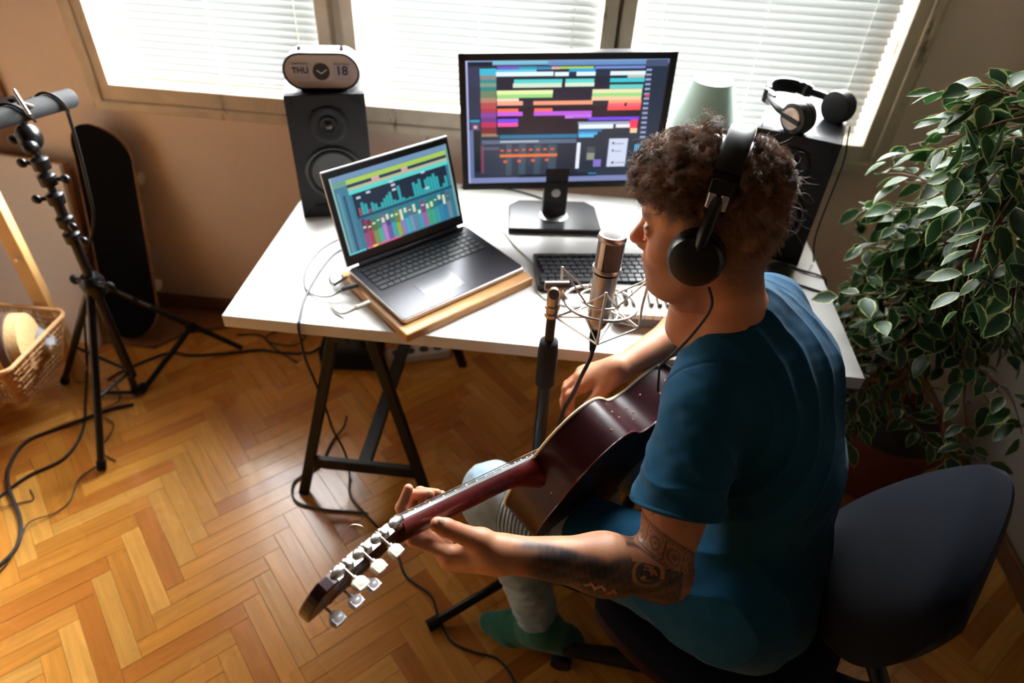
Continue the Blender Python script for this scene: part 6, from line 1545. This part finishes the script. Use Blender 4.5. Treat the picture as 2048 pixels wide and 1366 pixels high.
# second stand folded down behind
fs = thing('folded_stand', 'black folded tripod with small white lettering, leaning low behind the light stand', 'stand', (-.58, .62, 0))
rA, rB = V3(-.800, .600, .310), V3(-.372, .655, .018)
MB().tube([rA, rB], .0105, 12).build('pole', M_bm, fs, smooth=True)
MB().tube([V3(-.529, .628, .125), V3(-.628, .378, .012)], .010, 12).build('leg', M_bm, fs, smooth=True)
MB().tube([V3(-.628, .378, .018), V3(-.755, .36, .016)], .007, 10).build('brace', M_bm, fs, smooth=True)
MB().ell(V3(-.529, .625, .125), (.02, .02, .02)).ell(V3(-.628, .40, .020), (.017, .022, .018)).build('joint', M_rubber, fs, smooth=True)
X_ = nrm(rB - rA); Y_ = nrm(V3(0, -.6, 1) - X_ * (X_ @ V3(0, -.6, 1))); Z_ = np.cross(X_, Y_)
for f0, f1 in ((.12, .22), (.26, .34)):
    a_ = rA + (rB - rA) * f0; b_ = rA + (rB - rA) * f1
    MB().box((a_ + b_) / 2 + Y_ * .0103, (np.linalg.norm(b_ - a_), .0012, .007), np.stack([X_, Y_, Z_], 1)).build('lettering_strip', mat('faded_white_print', (.16, .16, .16), rough=.6), fs)
# ---- cables on the floor and the desk
f_ = .006
cable('floor_cable', 'black cable dropping from the boom arm and running over the floor to the left edge', [(-.43, .30, 1.10), (-.46, .33, 1.0), (-.56, .43, .80), (-.66, .52, .62), (-.80, .575, .4), (-.87, .56, .2), (-.86, .47, .06), (-.812, .35, f_), (-.733, .196, f_), (-.722, .079, f_), (-.786, -.001, f_), (-.818, -.072, f_), (-.837, -.157, f_), (-.9, -.28, f_)], .0045)
cable('floor_cable', 'thick black cable curling in an s past the foot of the light stand', [(-.63, .33, f_), (-.702, .293, f_), (-.755, .235, f_ + .006), (-.811, .196, f_), (-.882, .12, f_), (-.867, .018, f_), (-.809, -.062, .014), (-.713, -.158, f_), (-.668, -.237, f_), (-.675, -.302, f_), (-.72, -.42, f_), (-.86, -.5, f_)], .0055)
cable('floor_cable', 'thin black wire from the front foot of the light stand to the bottom left', [(-.59, .085, .004), (-.631, .01, .004), (-.613, -.073, .004), (-.63, -.121, .004), (-.674, -.171, .016), (-.658, -.252, .016), (-.668, -.332, .004), (-.75, -.42, .004)], .0022)
cable('floor_cable', 'thin wiggly wire lying beside the tripod legs', [(-.758, .435, .004), (-.689, .345, .004), (-.72, .275, .014), (-.649, .235, .004), (-.635, .165, .004), (-.640, .125, .004), (-.560, .088, .004)], .0022)
cable('floor_cable', 'short thin wire loop crossing the thick cable at the far left', [(-.753, -.051, .004), (-.722, -.084, .004), (-.752, -.101, .004), (-.85, -.16, .014)], .0018)
cable('floor_cable', 'black cables tangled along the wall under the left end of the desk', [(-.78, .432, f_), (-.747, .49, f_), (-.64, .60, f_), (-.55, .60, f_), (-.426, .63, f_), (-.31, .667, f_), (-.231, .665, f_), (-.12, .681, f_), (-.077, .732, f_), (0, .70, f_), (.1, .74, f_), (.3, .72, f_)], .0045)
cable('floor_cable', 'thin looped cable under the back left corner of the desk', [(-.43, .74, f_), (-.343, .752, f_), (-.274, .702, .016), (-.19, .715, f_), (-.172, .778, f_), (-.25, .80, f_), (-.31, .74, .014), (-.26, .68, .016), (-.15, .62, f_)], .0032)
cable('power_cable', 'black cable falling over the front left edge of the desk to the floor', [(.235, .345, TZ + .004), (.195, .312, TZ + .003), (.178, .261, TZ + .003), (.170, .16, TZ + .003), (.173, .083, TZ + .003), (.186, .014, TZ + .003), (.188, -.006, TZ - .004), (.186, -.006, TZ - .05), (.172, .03, .58), (.163, .072, .48), (.160, .115, .33), (.157, .145, .2), (.18, .150, .09), (.191, .131, .012), (.213, .056, f_), (.278, -.01, .014), (.336, -.056, f_), (.391, -.101, f_), (.441, -.192, f_), (.522, -.243, f_), (.555, -.30, f_), (.600, -.363, f_), (.66, -.385, f_), (.733, -.40, f_), (.784, -.47, f_), (.80, -.62, f_)], .0035)
cable('floor_cable', 'black cable looping round the front foot of the left trestle', [(.13, .33, .06), (.119, .316, .02), (.095, .26, f_), (.085, .158, f_), (.045, .112, f_), (.027, .07, f_), (.055, .012, f_), (.138, -.007, f_), (.23, -.004, f_), (.286, -.006, f_ + .003)], .0040)
cable('usb_cable', 'thin dark cable curling on the desk into the laptop side', [(.215, .40, TZ + .003), (.174, .364, TZ + .003), (.143, .303, TZ + .003), (.136, .207, TZ + .003), (.159, .133, TZ + .003), (.193, .106, TZ + .004), (.235, .098, TZ + .012), (.268, .112, TZ + .030)], .0020)
cable('usb_cable', 'short dark cable beside the hinge of the laptop', [(.200, .25, TZ + .003), (.206, .185, TZ + .003), (.227, .158, TZ + .006), (.262, .155, TZ + .032)], .0020)
M_grc = mat('grey_cable', (.45, .42, .34), rough=.5)
cable('usb_cable', 'short pale grey cable with two plugs on the left side of the laptop', [(.335, .055, TZ + .034), (.318, .040, TZ + .030), (.285, .042, TZ + .008), (.262, .052, TZ + .005), (.243, .075, TZ + .006)], .0030, M_grc)
for nm, a, b_, r_, m_, lb in (('usb_plug', (.262, .106, TZ + .030), (.298, .128, TZ + .033), .006, M_plug, 'dark usb plug pushed into the left side of the laptop'), ('usb_plug', (.318, .040, TZ + .031), (.345, .062, TZ + .034), .006, M_greyplug, 'pale grey usb plug near the front left corner of the laptop'), ('audio_plug', (.228, .150, TZ + .008), (.262, .155, TZ + .033), .0035, M_plug, 'small dark jack plug near the laptop hinge')):
    tag(MB().cyl(a, b_, r_, n=12).build(nm, m_, smooth=True), lb, 'plug')
cable('keyboard_cable', 'pale thin cable running on the desk between laptop and keyboard', [(.60, .52, TZ + .002), (.66, .415, TZ + .002), (.708, .348, TZ + .002), (.728, .27, TZ + .002), (.745, .20, TZ + .002), (.80, .165, TZ + .002), (.915, .16, TZ + .006)], .0016, M_grc)
cable('monitor_cable', 'thin dark cable on the desk behind the monitor foot', [(.46, .72, TZ + .003), (.51, .735, TZ + .003), (.613, .734, TZ + .003), (.708, .70, TZ + .003), (.757, .66, TZ + .003)], .0022)
cable('speaker_cable', 'dark cable leaving the desk on the right behind the mouse', [(1.40, .44, TZ + .003), (1.44, .425, TZ + .003), (1.497, .40, TZ + .003), (1.515, .40, TZ - .02), (1.56, .42, .60), (1.60, .5, .3)], .0028)
cable('speaker_cable', 'dark cable running from the mouse over the right edge of the desk', [(1.385, .365, TZ + .003), (1.42, .352, TZ + .003), (1.47, .33, TZ + .003), (1.506, .315, TZ + .002), (1.516, .31, TZ - .03), (1.55, .36, .5), (1.58, .45, .2)], .0028)
# things on the floor under the desk
ex = thing('power_strip', 'white power strip on the floor under the desk', 'power strip', (.29, .72, 0), .25)
MB().box((.29, .72, .021), (.24, .055, .036), rotz(.35)).build('body', mat('white_plastic', (.6, .58, .56), rough=.4), ex, bev=.005)
for k in range(4):
    MB().lathe([(.018, 0), (.018, .0012), (.0, .0012)], V3(.29, .72, .0385) + rotz(.35) @ V3(-.08 + k * .052, 0, 0), None, 20).build('socket', M_plug, ex)
bx_ = thing('black_case', 'low black box on the floor against the wall under the desk', 'box', (.0, .66, 0))
MB().box((.05, .68, .045), (.22, .14, .088), rotz(.1)).build('body', M_rubber, bx_, bev=.006)
MB().box((.05, .68, .0905), (.18, .10, .004), rotz(.1)).build('lid', M_blackpl, bx_, bev=.001)
